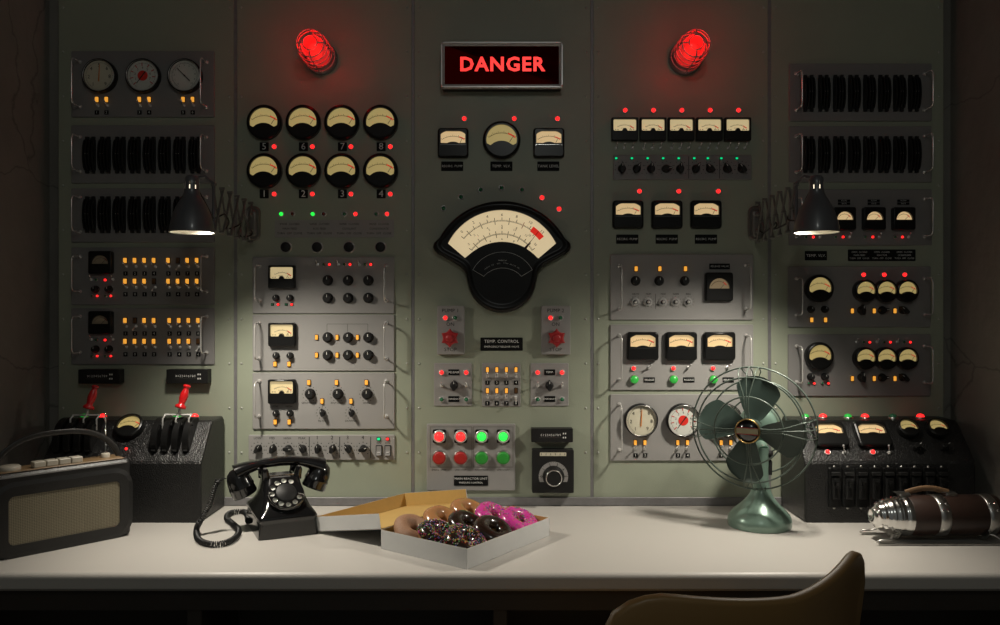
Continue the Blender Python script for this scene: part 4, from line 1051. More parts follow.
# ------------------------------------------------------------------ consoles
ZT, ZF, DM, DF = .993, .899, .097, .178      # top height, front top edge height, slope start and end distance
SL = atan2(ZT - ZF, DF - DM); TH = -(pi / 2 - SL)    # a piece facing -Y turned to the slope
def slope_pt(px, py):
    # viewing line from the camera meets the sloped face
    dx, dz = (px - 500) / F, (312 - py) / F
    # y = -DM - s*(DF-DM), z = ZT - s*(ZT-ZF); depth = DD + y
    a, b = DF - DM, ZT - ZF
    s = (EYE + dz * (DD - DM) - ZT) / (-b + dz * a)
    dep = DD - DM - s * a
    return Vector((dx * dep, -DM - s * a, ZT - s * b))
def console(x0, x1, label):
    xa, xb = (x0 - 500) * U, (x1 - 500) * U; c = Vector(((xa + xb) / 2, 0, DESK)); w = xb - xa
    t = link('console', None, c, **tg(label, 'control console', 'black leather-grained consoles on the desk'))
    pr = [(-.001 - .006, 0), (-.007, ZT - DESK - .008), (-.015, ZT - DESK), (-DM + .004, ZT - DESK), (-DM - .004, ZT - DESK - .004), (-DF + .003, ZF - DESK + .004), (-DF, ZF - DESK - .003), (-DF, 0)]
    cy = sum(p[0] for p in pr) / len(pr); cz = sum(p[1] for p in pr) / len(pr)
    def ring(x, k):
        ip = inset(pr, k) if k else pr
        return [(x, y, z) for y, z in ip]
    b = MB().use('leather'); q = .006
    b.loft([ring(-w / 2, q), ring(-w / 2 + q * .3, q * .3), ring(-w / 2 + q, 0), ring(w / 2 - q, 0), ring(w / 2 - q * .3, q * .3), ring(w / 2, q)])
    link('housing', b.mesh('console_housing'), (0, 0, 0), t)
    return t
def sl(t, px, py): return slope_pt(px, py) - t.location
L_ = console(79, 225.5, 'black leather-grained console with two red-handled levers, left on the desk behind the radio')
Rc = console(780, 937, 'black leather-grained console with gauges and nine breakers, right behind the fan')
SR = (TH, 0, 0)
def quadrant(px, py, n, t, xo):
    """lever quadrant: curved black guide plates standing out of the slope, fork lever with red turned handle"""
    p = sl(t, px, py)
    o = link('lever_quadrant', None, p, t, SR)
    pitch = .0265; r = .056
    for k in range(n):
        x = (k - (n - 1) / 2) * pitch
        b = MB().use('black'); P = []
        for i in range(17):
            a = R(-64 + 128 * i / 16); P.append((-(r * cos(a) - .018), r * sin(a)))
        P = [(0.004, -.047)] + [(min(y, .002), z) for y, z in P] + [(.004, .047)]
        b.loft([[(x - .0085, y * .92, z * .96) for y, z in P], [(x - .007, y, z) for y, z in P], [(x + .007, y, z) for y, z in P], [(x + .0085, y * .92, z * .96) for y, z in P]])
        b.box((x, -.004, -.047), (.010, .012, .012)); b.use('matt').lathe([(.004, .008), (.004, .011)], (x, -.030, .012), (1, 0, 0), 10)
        link('guide_plate', b.mesh('guide_plate'), (0, 0, 0), o)
    b = MB().use('fork')
    up = .034; fy = -.041
    b.box((xo, fy, up), (.070, .004, .004))
    for x in (-.033, 0, .033): b.tube([(x + xo, fy, up), (x + xo - .003, fy - .001, up - .012), (x + xo - .006, fy + .022, up - .030)], .0022, 6)
    b.tube([(xo, fy, up - .002), (xo + .004, fy - .010, up + .014)], .003, 8)
    link('fork', b.mesh('lever_fork'), (0, 0, 0), o)
    a0 = Vector((xo + .004, fy - .010, up + .012)); ax = Vector((.24, -.50, .84)) 
    h = MB().use('handlered'); S_ = .86; h.lathe([(r_, h_ * .80) for r_, h_ in ((.004, 0), (.0125, .001), (.0140, .005), (.0130, .010), (.0080, .014), (.0080, .020), (.0100, .032), (.0105, .042), (.0090, .054), (.0066, .064), (.0064, .067), (.0090, .070), (.0096, .073), (.008, .077), (.003, .078))], a0, ax, 24)
    link('handle', h.mesh('lever_handle'), (0, 0, 0), o, label='turned red handle')
quadrant(79.5, 435, 4, L_, .022); quadrant(175.5, 434.5, 4, L_, .011)
gauge('round', .0345, sl(L_, 131, 428), L_, SR)
led_small('Lred', .0042, sl(L_, 126.7, 449), L_, SR)
def top_lamp(t, px, m, r=.0105):
    p = Vector(((px - 500) * (DD - .055) / F, -.055, ZT)) - t.location
    o = link('indicator_light', cached('tlb', lambda: MB().use('steel').lathe([(.0125, 0), (.0125, .003), (.010, .004)], (0, 0, 0), (0, 0, 1), 20, cap=False).mesh('lamp_bezel')), p, t)
    link('lens', cached('tll' + m, lambda: MB().use(m).lathe([(.0100, .002), (.0100, .005), (.008, .009), (.005, .011), (.00001, .012)], (0, 0, 0), (0, 0, 1), 18, cap=False).mesh('lamp_lens')), (0, 0, 0), o)
for px, m in ((84.5, 'Ggreen'), (102.7, 'Lred'), (177, 'Ggreen'), (194.6, 'Lred')): top_lamp(L_, px, m)
for px, m in ((805.3, 'Ggreen'), (823, 'Lred'), (848, 'Ggreen'), (865, 'Lred'), (893, 'Ogreen'), (920.4, 'Lred')): top_lamp(Rc, px, m)
for px in (828.5, 871): gauge('sector', .042, sl(Rc, px, 435.5), Rc, SR, s2=.036)
for px in (906.5, 936): gauge('round', .0265, sl(Rc, px, 430), Rc, SR)
for px in (827.2, 872.3): led('Lred', .0078, sl(Rc, px, 452.2), Rc, SR)
for px in (844, 889): toggle(sl(Rc, px, 452.4), Rc, SR, side=-.3)
for px in (915.8, 944): knob(.0125, sl(Rc, px, 448), Rc, SR, style='pointer', ang=60)
def breaker():
    b = MB().use('black'); w, h = .029, .098
    b.prism(rrect(w, h, .002, 2), 0, -.008, .001)
    b.use('matt').prism([(x, z + .000) for x, z in rrect(w * .62, h * .56, .002, 2)], -.008, -.014, .001)
    b.prism([(x, z + h * .36) for x, z in rrect(w * .8, h * .09, .002, 2)], -.008, -.016, .001)
    b.use('black').box((0, -.016, h * .12), (w * .30, .014, h * .10)); b.use('ink').box((0, -.0145, -h * .12), (w * .2, .002, h * .22))
    return b.mesh('breaker_switch')
def scr(): return MB().use('steel').lathe([(.0038, 0), (.0038, .002), (.002, .0035)], seg=12).mesh('screw')
for k in range(9):
    px = 835.3 + 13.45 * k; p = W(px, 487.4, DF + .008) - Rc.location; p.y = -DF
    o = link('breaker_switch', cached('brk', breaker), p, Rc)
    for z in (.0505, -.0505): link('screw', cached('scr', scr), (0, -.001 if abs(z) > .05 else 0, z), o)

# ------------------------------------------------------------------ desk
desk = link('desk', None, (0, -.28, 0), **tg('long white-topped control desk running the full width of the room', 'desk'))
b = MB().use('desktop'); yf, yb, zt, zb = -.565, -.0005, DESK, DESK - .036; rr = .012
pr = [(yb, zb), (yb, zt)] + [(yf + rr - rr * sin(R(a)), zt - rr + rr * cos(R(a))) for a in range(0, 91, 15)] + [(yf, zb + .006), (yf + .006, zb)]
b.loft([[(x, y + .28, z) for y, z in pr] for x in (-1.232, 1.232)])
link('desktop', b.mesh('desktop'), (0, 0, 0), desk)
link('apron', MB().use('deskdark').box((0, -.545 + .28 + .01, DESK - .036 - .022), (2.44, .02, .044)).mesh('apron'), (0, 0, 0), desk)
link('modesty_panel', MB().use('deskdark').box((0, -.30 + .28, .335), (2.44, .02, .67)).mesh('modesty_panel'), (0, 0, 0), desk)
for x in (-1.21, -.45, .0, .60, 1.21)[0:5:2] + (-.62, .62): link('leg', MB().use('deskdark').box((x, .0, .357), (.03, .52, .714), ch=.002).mesh('leg_panel'), (0, 0, 0), desk)

# ------------------------------------------------------------------ telephone
P0 = on_desk(257.7, 540.7); ya = R(26)
ex = Vector((cos(ya), sin(ya), 0)); ey = Vector((-sin(ya), cos(ya), 0))
pw, pl = .137, .200
pc = P0 + ex * (pw / 2 + .002) + ey * (pl / 2)
ph = link('telephone', None, pc, rot=(0, 0, ya), **tg('black rotary dial telephone with its handset on the cradle, left of the doughnut box', 'telephone'))
b = MB().use('gloss')
def sec(hw, yf, yb, z, r=.007, fr=1.0): return [(x, y, z) for x, y in rrect(2 * hw, yb - yf, r, 5, 0, (yf + yb) / 2)]
yb_ = pl / 2
b.loft([sec(pw / 2, -yb_, yb_, .000), sec(pw / 2, -yb_, yb_, .004), sec(.0645, -yb_ + .002, yb_ - .002, .034), sec(.0645, -yb_ + .002, yb_ - .002, .038), sec(.0665, -yb_, yb_, .040), sec(.0665, -yb_, yb_, .046), sec(.0640, -yb_ + .004, yb_ - .006, .051),
        sec(.0565, -.079, .075, .063, .016), sec(.0500, -.064, .064, .079, .018), sec(.0460, -.050, .058, .095, .018), sec(.0435, -.036, .054, .110, .018), sec(.0425, -.026, .052, .121, .018), sec(.0410, -.022, .048, .125, .016)], smooth=True)
link('body', b.mesh('telephone_body'), (0, 0, 0), ph)
b = MB().use('gloss')
for s in (-1, 1):
    for yy in (-.012, .038):
        b.tube([(s * .036, yy, .118), (s * .038, yy, .130), (s * .040, yy - (.006 if yy < 0 else -.006), .142), (s * .040, yy - (.008 if yy < 0 else -.008), .149)], [.011, .0095, .008, .0045], 10)
    b.box((s * .038, .013, .126), (.016, .055, .010), ch=.003)
b.use('chrome').box((0, -.016, .1290), (.056, .004, .003))
link('cradle', b.mesh('cradle'), (0, 0, 0), ph)
dt = link('rotary_dial', MB().use('gloss').lathe([(.043, -.004), (.0435, .004), (.041, .006)], seg=48).mesh('dial_base'), (0, -.0590, .0905), ph, (-R(44), 0, 0))
b = MB().use('dialw').lathe([(.0405, .0058), (.0405, .0064), (.024, .0064)], seg=48)
for k in range(10): a = R(62 + k * 30); b.use('ink').text(str((k + 1) % 10), .006, .0325 * cos(a), .0325 * sin(a), -.0067)
link('number_ring', b.mesh('number_ring'), (0, 0, 0), dt)
# finger wheel: disc with ten real holes
b = MB().use('gloss'); n = 10; rm = .0325; rh = .0062
ang = [R(62 + k * 30) for k in range(10)] + [R(62 + 300), R(62 + 330)]
for y, fl in ((-.0095, 0), (-.0080, 1)):
    for k, a in enumerate(ang):
        hole = k < 10; seg = []
        a0, a1 = a - R(15), a + R(15); outl = []
        for j in range(9): q = a0 + (a1 - a0) * j / 8; outl.append((.0405 * cos(q), .0405 * sin(q)))
        for j in range(9): q = a1 - (a1 - a0) * j / 8; outl.append((.0245 * cos(q), .0245 * sin(q)))
        cen2 = (rm * cos(a), rm * sin(a))
        if hole:
            an2 = sorted({round(atan2(p[1] - cen2[1], p[0] - cen2[0]), 4) for p in outl} | {round(-pi + 2 * pi * j / 20, 4) for j in range(20)})
            OO = [ray_hit(outl, cen2, q) for q in an2]; II = [(cen2[0] + rh * cos(q), cen2[1] + rh * sin(q)) for q in an2]
            b.loft([[(x, y, z) for x, z in OO], [(x, y, z) for x, z in II]], False, False)
            if not fl: b.loft([[(x, -.0095, z) for x, z in II], [(x, -.0080, z) for x, z in II]], False, False, True)
        else: b.add([(x, y, z) for x, z in outl], [list(range(18))])
b.use('matt').lathe([(.0405, .0080), (.0405, .0095)], seg=48, cap=False)
b.lathe([(.0245, .0080), (.0245, .0105), (.0225, .0120), (.00001, .0128)], seg=40, cap=False)
b.use('chrome')
for a in ang[:10]: b.tube([(rm * cos(a) + rh * cos(2 * pi * j / 20), -.0097, rm * sin(a) + rh * sin(2 * pi * j / 20)) for j in range(20)], .0005, 5, True)
link('finger_wheel', b.mesh('finger_wheel'), (0, 0, 0), dt)
link('finger_stop', MB().use('chrome').tube([(.042, -.008, -.012), (.036, -.013, -.010), (.026, -.0125, -.006)], .0014, 6, flat=.5).mesh('finger_stop'), (0, 0, 0), dt)
# handset
hs = MB().use('gloss'); Q = []; RR = []
for k in range(21):
    q = -1 + k / 10; x = q * .104; z = .158 - .0200 * abs(q) ** 2.2 ; Q.append((x, .013, z)); RR.append(.0165 if abs(q) < .5 else .0165 + (abs(q) - .5) * .022)
hs.tube(Q, RR, 20, flat=.72, up=(0, 0, 1))
for s in (-1, 1):
    ax = Vector((-s * .42, 0, -1))
    hs.lathe([(.00001, -.024), (.012, -.022), (.021, -.015), (.026, -.004), (.0285, .008), (.0290, .018), (.0302, .020), (.0302, .024), (.0292, .026), (.0300, .040), (.0285, .044), (.022, .0445), (.00001, .041)], (s * .098, .013, .1250), ax, 32, cap=False)
link('handset', hs.mesh('handset'), (0, 0, 0), ph)
# coiled cord
hl = Matrix.Translation(pc) @ Matrix.Rotation(ya, 4, 'Z')
s0 = hl @ Vector((-.136, .013, .126)); path = [s0 + Vector((.012, 0, .002)), s0, s0 + Vector((-.012, .0, -.012))]
zc = DESK + .0072
for px, py, d_ in ((218, 480, .265), (214, 489, .27), (211, 500, .275), (206, 511, .28), (200, 521, .29)): path.append(W(px, py, d_))
for px, py in ((196.5, 531), (199, 541), (211, 545.5), (226, 544), (236, 538), (238.5, 531), (233, 525), (227, 519.5), (229, 514.5), (237, 512.5), (246, 513.5)):
    p = on_desk(px, py + 1.5); p.z = zc; path.append(p)
end = hl @ Vector((-pw / 2 - .002, .035, .012)); path.append(end)
def catmull(P, step):
    out = []
    P = [P[0] * 2 - P[1]] + P + [P[-1] * 2 - P[-2]]
    for i in range(1, len(P) - 2):
        for k in range(24):
            t = k / 24; a, b_, c, d_ = P[i - 1], P[i], P[i + 1], P[i + 2]
            out.append(.5 * ((2 * b_) + (c - a) * t + (2 * a - 5 * b_ + 4 * c - d_) * t * t + (3 * b_ - a - 3 * c + d_) * t ** 3))
    out.append(P[-2]); res = [out[0]]; acc = 0
    for p, q in zip(out, out[1:]):
        L = (q - p).length
        while acc + L >= step: f = (step - acc) / L if L else 0; p = p + (q - p) * f; L = (q - p).length; acc = 0; res.append(p)
        acc += L
    return res
cp = catmull(path, .00058); wire = []; prev = Vector((0, 0, 1)); inv = hl.inverted()
for i, p in enumerate(cp):
    tt = (cp[min(i + 1, len(cp) - 1)] - cp[max(i - 1, 0)]).normalized(); e = prev - tt * prev.dot(tt); e.normalize(); prev = e; f = tt.cross(e)
    fr = i / len(cp); rad = .0060 * min(1, i / 40, (len(cp) - i) / 25 + .2); a = i * 2 * pi / 9
    wire.append(inv @ (p + (e * cos(a) + f * sin(a)) * rad))
link('coiled_cord', MB().use('rubber').tube(wire, .0015, 5).mesh('coiled_cord'), (0, 0, 0), ph)

# ------------------------------------------------------------------ doughnut box
A = on_desk(467, 569.2); a1 = atan2(.144, -.196); u = Vector((cos(a1), sin(a1), 0)); v = Vector((sin(a1), -cos(a1), 0)) * 1
if v.y < 0: v = -v
bu, bv, bh = .243, .308, .042
cb = A + u * bu / 2 + v * bv / 2
rz = atan2(v.y, v.x) - pi / 2      # local: +y along v (long side), -x along u
bx = link('doughnut_box', None, cb, rot=(0, 0, rz), **tg('open white cardboard box with a kraft inside, full of nine doughnuts', 'box'))
# local x = -u
def wall_(b, c, d_): b.box(c, d_)
b = MB().use('cardwhite'); tk = .0016
def tray(b, m_out, m_in):
    for (cx_, cy_, sx_, sy_) in ((bu / 2, 0, 1, 0), (-bu / 2, 0, -1, 0), (0, bv / 2, 0, 1), (0, -bv / 2, 0, -1)):
        L = (bv if sx_ else bu)
        b.use(m_out).box((cx_ - sx_ * tk / 4, cy_ - sy_ * tk / 4, bh / 2), (tk / 2 if sx_ else L, tk / 2 if sy_ else L, bh))
        b.use(m_in).box((cx_ - sx_ * tk * .75, cy_ - sy_ * tk * .75, bh / 2), (tk / 2 if sx_ else L - tk, tk / 2 if sy_ else L - tk, bh - .0004))
tray(b, 'cardwhite', 'kraft'); b.use('cardwhite').box((0, 0, .0006), (bu, bv, .0010)); b.use('kraft').box((0, 0, .0016), (bu - tk * 2, bv - tk * 2, .0010))
link('tray', b.mesh('box_tray'), (0, 0, 0), bx)
# lid folds out to the left from the far side of u, its free edge resting on the desk
Lw = .215; ang_ = math.asin((bh - .003) / Lw)
lid = MB(); fh = .035
lid.use('kraft').box((-Lw / 2, 0, .0012), (Lw, bv, .0008)); lid.use('cardwhite').box((-Lw / 2, 0, .0004), (Lw, bv, .0008))
for yy in (-1, 1):
    lid.use('cardwhite').box((-Lw / 2, yy * (bv / 2 - .0004), fh / 2), (Lw, .0008, fh)); lid.use('kraft').box((-Lw / 2, yy * (bv / 2 - .0012), fh / 2), (Lw - .002, .0008, fh - .0004))
lid.use('cardwhite').box((-Lw + .0004, 0, fh / 2), (.0008, bv, fh)); lid.use('kraft').box((-Lw + .0012, 0, fh / 2), (.0008, bv - .003, fh - .0004))
lid.xf(Matrix.Translation((-bu / 2, 0, bh)) @ Matrix.Rotation(-ang_, 4, 'Y'))
link('lid', lid.mesh('box_lid'), (0, 0, 0), bx)
# doughnuts
def dough(r, tr, seed=0):
    b = MB(); n, m_ = 40, 20; vs = []
    for i in range(n):
        a = 2 * pi * i / n; w_ = 1 + .025 * sin(3 * a + seed) + .015 * sin(5 * a + 2 * seed)
        for j in range(m_):
            q = 2 * pi * j / m_; rr = r - tr + tr * cos(q) * 1.0; vs.append((rr * w_ * cos(a), rr * w_ * sin(a), tr * .92 * sin(q)))
    fs = [(i * m_ + j, ((i + 1) % n) * m_ + j, ((i + 1) % n) * m_ + (j + 1) % m_, i * m_ + (j + 1) % m_) for i in range(n) for j in range(m_)]
    return vs, fs
def icing(r, tr, seed, mname):
    b = MB().use(mname); n, m_ = 48, 14; vs = []
    for i in range(n):
        a = 2 * pi * i / n; w_ = 1 + .025 * sin(3 * a + seed) + .015 * sin(5 * a + 2 * seed)
        lo = -.12 + .12 * sin(4 * a + seed * 3) + .08 * sin(7 * a + seed)
        for j in range(m_):
            q = lo + (pi - 2 * lo) * j / (m_ - 1); t_ = tr * (1.0 + .07 * min(1, 3 * sin(pi * j / (m_ - 1)))); rr = r - tr + t_ * cos(q); vs.append((rr * w_ * cos(a), rr * w_ * sin(a), t_ * .92 * sin(q)))
    fs = [(i * m_ + j, ((i + 1) % n) * m_ + j, ((i + 1) % n) * m_ + j + 1, i * m_ + j + 1) for i in range(n) for j in range(m_ - 1)]
    return b.add(vs, fs, True)
DR, DT = .048, .0182
KIND = {(0, 0): ('choc', 'rainbow'), (1, 0): ('choc', 'rainbow'), (2, 0): ('sugar', None), (0, 1): ('choc', None), (1, 1): ('choc', None), (2, 1): ('glaze', None), (0, 2): ('pink', 'mix'), (1, 2): ('pink', 'mix'), (2, 2): ('glaze', None)}
DL = {(0, 0): 'chocolate doughnut with rainbow sprinkles at the near corner of the box', (1, 0): 'chocolate doughnut with rainbow sprinkles between the sugared one and the near corner one', (2, 0): 'pale sugared plain doughnut at the left corner of the box', (0, 1): 'glossy chocolate-iced doughnut, nearer one, by the long right side of the box', (1, 1): 'glossy chocolate-iced doughnut in the exact middle of the box', (2, 1): 'plain golden doughnut beside the kraft lid, middle of three plain ones', (0, 2): 'pink-iced doughnut with sprinkles in the right corner of the box', (1, 2): 'pink-iced doughnut behind, half hidden by the other pink one', (2, 2): 'plain golden doughnut at the far end of the box'}
for (i, j), (ic, spk) in KIND.items():
    lx = bu / 2 - .048 - i * .0735; ly = -bv / 2 + .055 + j * .099; sd = i * 1.7 + j * 2.3
    lp = Vector((lx, ly, .0)); wp = Matrix.Rotation(rz, 3, 'Z') @ lp
    tilt = R(28); zz = .0024 + (DR - DT) * 1.03 * sin(tilt) + DT * .99
    o = link('doughnut', None, (cb.x + wp.x, cb.y + wp.y, DESK + zz), rot=(Matrix.Rotation(rz, 3, 'Z') @ Matrix.Rotation(tilt, 3, 'Y') @ Matrix.Rotation(sd, 3, 'Z')).to_euler(), **tg(DL[(i, j)], 'doughnut', 'doughnuts in the box'))
    vs, fs = dough(DR, DT, sd)
    link('dough', MB().use('sugar' if ic == 'sugar' else 'dough').add(vs, fs, True).mesh('dough'), (0, 0, 0), o)
    link('icing', icing(DR, DT, sd, {'choc': 'choc', 'pink': 'pink', 'glaze': 'glaze', 'sugar': 'sugartop'}[ic]).mesh('icing'), (0, 0, 0), o)
    if spk:
        b = MB(); rnd = random.Random(i * 10 + j)
        for k in range(520 if spk == 'rainbow' else 300):
            a = rnd.uniform(0, 2 * pi); q = rnd.uniform(.0, pi); t_ = DT * 1.085; w_ = 1 + .025 * sin(3 * a + sd) + .015 * sin(5 * a + 2 * sd); rr = (DR - DT + t_ * cos(q)) * w_
            c = Vector((rr * cos(a), rr * sin(a), t_ * .92 * sin(q))); nrm = Vector((cos(a) * cos(q), sin(a) * cos(q), sin(q)))
            tn = nrm.cross(Vector((rnd.uniform(-1, 1), rnd.uniform(-1, 1), rnd.uniform(-1, 1)))).normalized(); bb = nrm.cross(tn); w2 = .0007; hl2 = .0018
            b.use(rnd.choice(['spr_r', 'spr_g', 'spr_b', 'spr_y', 'spr_w', 'spr_p']))
            b.add([c + tn * hl2 * s + bb * w2 * cos(2 * pi * m2 / 4) + nrm * w2 * sin(2 * pi * m2 / 4) for s in (-1, 1) for m2 in range(4)], [(0, 1, 2, 3), (4, 5, 6, 7)] + [(m2, (m2 + 1) % 4, 4 + (m2 + 1) % 4, 4 + m2) for m2 in range(4)])
        link('sprinkles', b.mesh('sprinkles'), (0, 0, 0), o, kind='stuff')

# ------------------------------------------------------------------ desk fan
fb = Vector((.634, -.203, DESK)); ft = link('desk_fan', None, fb, **tg('old green metal desk fan with four blades in a wire cage', 'fan'))
fa = Vector((-.5, -.866, 0)); rc = Vector((.6145, -.217, .9905)) - fb      # ring centre in the fan's frame
b = MB().use('fangreen'); n = 72; L = []
for z, r, m_ in ((0, .0740, 0), (.004, .0755, 0), (.014, .0755, 0), (.020, .0745, .1), (.030, .0700, .6), (.042, .0585, 1), (.054, .0455, 1), (.066, .0340, 1), (.080, .0255, 1), (.094, .0205, .7), (.112, .0170, .3), (.135, .0150, 0), (.170, .0140, 0), (.190, .0140, 0)):
    sh_ = .010 * (z / .19); L.append([((r * (1 - .035 * m_ * max(0, cos(7 * (a - z * 16))) ** 6)) * cos(a) + sh_, (r * (1 - .035 * m_ * max(0, cos(7 * (a - z * 16))) ** 6)) * sin(a), z) for a in (2 * pi * k / n for k in range(n))])
b.loft(L, smooth=True)
link('base', b.mesh('fan_base'), (0, 0, 0), ft)
mc = rc - fa * .055
b = MB().use('fangreen'); b.lathe([(.00001, -.085), (.020, -.082), (.036, -.070), (.045, -.050), (.048, -.020), (.048, .010), (.042, .022), (.020, .028), (.010, .030)], mc, fa, 36, cap=False)
b.tube([Vector((.010, 0, .185)), Vector((mc.x * .6 + .004, mc.y * .6, .200)), mc + Vector((0, 0, -.035))], [.0145, .014, .016], 14)
link('motor', b.mesh('fan_motor'), (0, 0, 0), ft)
e1 = Vector((0, 0, 1)).cross(fa).normalized() * -1; e2 = Vector((0, 0, 1))
if e1.x < 0: e1 = -e1
def fp(r, a, ax): return rc + e1 * (r * cos(a)) + e2 * (r * sin(a)) + fa * ax
b = MB().use('fanwire')
for r, ax in ((.1480, 0), (.1250, .040), (.0800, .052), (.1150, -.040), (.0700, -.052)): b.tube([fp(r, 2 * pi * k / 64, ax) for k in range(64)], .0020, 6, True)
for q in range(4):
    for k in (-1, 0, 1):
        a = pi / 2 * q + R(3) + k * R(8.5); a2 = pi / 2 * q + R(3) + k * R(4)
        P = [fp(.026, a2 + k * .15, .056), fp(.050, a2, .055), fp(.0800, a2, .0535), fp(.1250, a, .042)]
        P += [fp(.1250 + .023 * sin(R(t_)), a + k * R(0), .042 * cos(R(t_)) + (.0 if t_ < 90 else 0)) for t_ in (25, 50, 75, 90)]
        P += [fp(.136, a, -.026), fp(.115, a2, -.0415), fp(.0700, a2, -.0535), fp(.045, a2, -.055)]
        b.tube(P, .0013, 6)
link('wire_cage', b.mesh('fan_cage'), (0, 0, 0), ft)
def fblade(th):
    b = MB().use('fanblade'); nu, nv = 16, 9; F_ = []; B_ = []
    for i in range(nu + 1):
        t_ = i / nu; r = .022 + .106 * t_; hw = .013 + .038 * min(1, t_ * 1.45) ** .8
        if t_ > .55: hw *= sqrt(max(.0, 1 - ((t_ - .55) / .455) ** 2.4))
        for j in range(nv):
            s = -1 + 2 * j / (nv - 1); el = Vector((cos(th), sin(th))); tl = Vector((-sin(th), cos(th)))
            off = hw * s + .008 * t_ * 1.2; P = el * r + tl * off; ax = .012 + off * .42 * (1 - .35 * t_) + .004 * s * s
            c = rc + e1 * P.x + e2 * P.y + fa * ax; F_.append(c); B_.append(c - fa * .0012)
    g = lambda i, j: i * nv + j
    fs = [(g(i, j), g(i + 1, j), g(i + 1, j + 1), g(i, j + 1)) for i in range(nu) for j in range(nv - 1)]
    b.add(F_, fs, True); b.add(B_, [f[::-1] for f in fs], True)
    edge = [g(0, j) for j in range(nv)] + [g(i, nv - 1) for i in range(1, nu + 1)] + [g(nu, j) for j in range(nv - 2, -1, -1)] + [g(i, 0) for i in range(nu - 1, 0, -1)]
    N = len(F_); b.add(F_ + B_, [(edge[k], edge[(k + 1) % len(edge)], edge[(k + 1) % len(edge)] + N, edge[k] + N) for k in range(len(edge))])
    return b.mesh('fan_blade')
for q in range(4): link('blade', fblade(R(76 + 90 * q)), (0, 0, 0), ft)
hb = link('hub', MB().use('fanblade').lathe([(.020, -.010), (.024, .002), (.024, .046), (.0285, .050), (.0290, .056)], rc, fa, 32).mesh('fan_hub'), (0, 0, 0), ft)
b = MB().use('gold').lathe([(.0292, .054), (.0296, .060), (.0275, .0615), (.0265, .0600)], rc, fa, 40, cap=False).use('gloss').lathe([(.0270, .0590), (.0268, .0600), (.00001, .0602)], rc, fa, 40, cap=False)
def strip_(z0, z1, mname, ax, k):
    w_ = min(sqrt(.0262 ** 2 - z0 ** 2), sqrt(.0262 ** 2 - z1 ** 2)); b.use(mname)
    b.add([rc + e1 * x + e2 * z + fa * ax for x, z in ((-w_, z0), (w_, z0), (w_, z1), (-w_, z1))], [(0, 1, 2, 3)])
strip_(-.0085, .0085, 'badgered', .0606, 1); strip_(-.0065, .0065, 'badge', .0610, 1)
link('badge', b.mesh('hub_badge'), (0, 0, 0), hb)
b = MB().use('matt').tube([fp(.030, R(-90), -.03) + Vector((.01, 0, -.03)), Vector((.026, -.002, .155)), Vector((.024, -.004, .125))], .006, 8)
b.lathe([(.009, -.006), (.009, .012)], Vector((.020, 0, .175)), (1, -.6, 0), 12)
link('tilt_joint', b.mesh('tilt_joint'), (0, 0, 0), ft)

# ------------------------------------------------------------------ vacuum flask in its cradle
fx0 = .848; fy = -.326; fz = DESK + .057; fr_ = .0455
fl = link('vacuum_flask', None, (1.0, fy, fz), **tg('brown vacuum flask with a stepped steel cap, lying in a wire cradle at the right', 'flask'))
ax = Vector((1, .03, 0)).normalized(); o0 = Vector((fx0 - 1.0, -.005, 0))
b = MB().use('chrome').lathe([(.00001, .005), (.009, .004), (.011, .0005), (.0165, .0), (.0195, .003), (.0200, .006), (.0235, .007), (.0285, .010), (.0310, .016), (.0310, .020), (.0345, .022), (.0365, .027), (.0368, .033), (.0392, .035), (.0403, .040), (.0405, .046), (.0418, .048), (.0425, .052), (.0425, .056), (.0430, .057), (.0422, .061), (.0424, .067), (.0436, .068), (.0445, .071), (.0450, .075), (.0452, .080)], o0, ax, 48, cap=False)
link('cap', b.mesh('flask_cap'), (0, 0, 0), fl)
b = MB().use('brownskin').lathe([(.0440, .079), (.0455, .082), (.0455, .285), (.030, .300), (.00001, .302)], o0, ax, 48, cap=False)
link('body', b.mesh('flask_body'), (0, 0, 0), fl)
for h0, h1 in ((.138, .162), (.250, .274)):
    b = MB().use('steel').lathe([(.0455, h0), (.0470, h0 + .001), (.0470, h1 - .001), (.0455, h1)], o0, ax, 48, cap=False)
    link('steel_band', b.mesh('steel_band'), (0, 0, 0), fl)
    b = MB().use('chrome')
    for dh in (.006, .018):
        for a in (25, 45):
            q = Vector((0, -sin(R(a + 20)), cos(R(a + 20)))); b.lathe([(.0026, 0), (.0022, .0015), (.00001, .002)], o0 + ax * (h0 + dh) + q * .0468, q, 8, cap=False)
    link('rivets', b.mesh('band_rivets'), (0, 0, 0), fl, kind='stuff')
b = MB().use('strap'); P = []
for k in range(21): q = k / 20; P.append(o0 + ax * (.080 + .100 * q) + Vector((0, 0, .0515 + .010 * sin(pi * q))))
b.tube(P, .0065, 8, flat=.35, up=(0, 1, 0)); link('carry_handle', b.mesh('carry_handle'), (0, 0, 0), fl)
b = MB().use('steel')
for hh in (.076, .184):
    b = MB().use('steel').box(o0 + ax * hh + Vector((0, 0, .0475)), (.026, .018, .008), ch=.002).box(o0 + ax * (hh - .006) + Vector((0, 0, .0525)), (.030, .014, .002))
    link('handle_mount', b.mesh('handle_mount'), (0, 0, 0), fl)
cr = link('flask_cradle', None, (1.0, fy, DESK), **tg('low steel wire cradle under the brown vacuum flask', 'stand'))
b = MB().use('steel'); zq = .0035
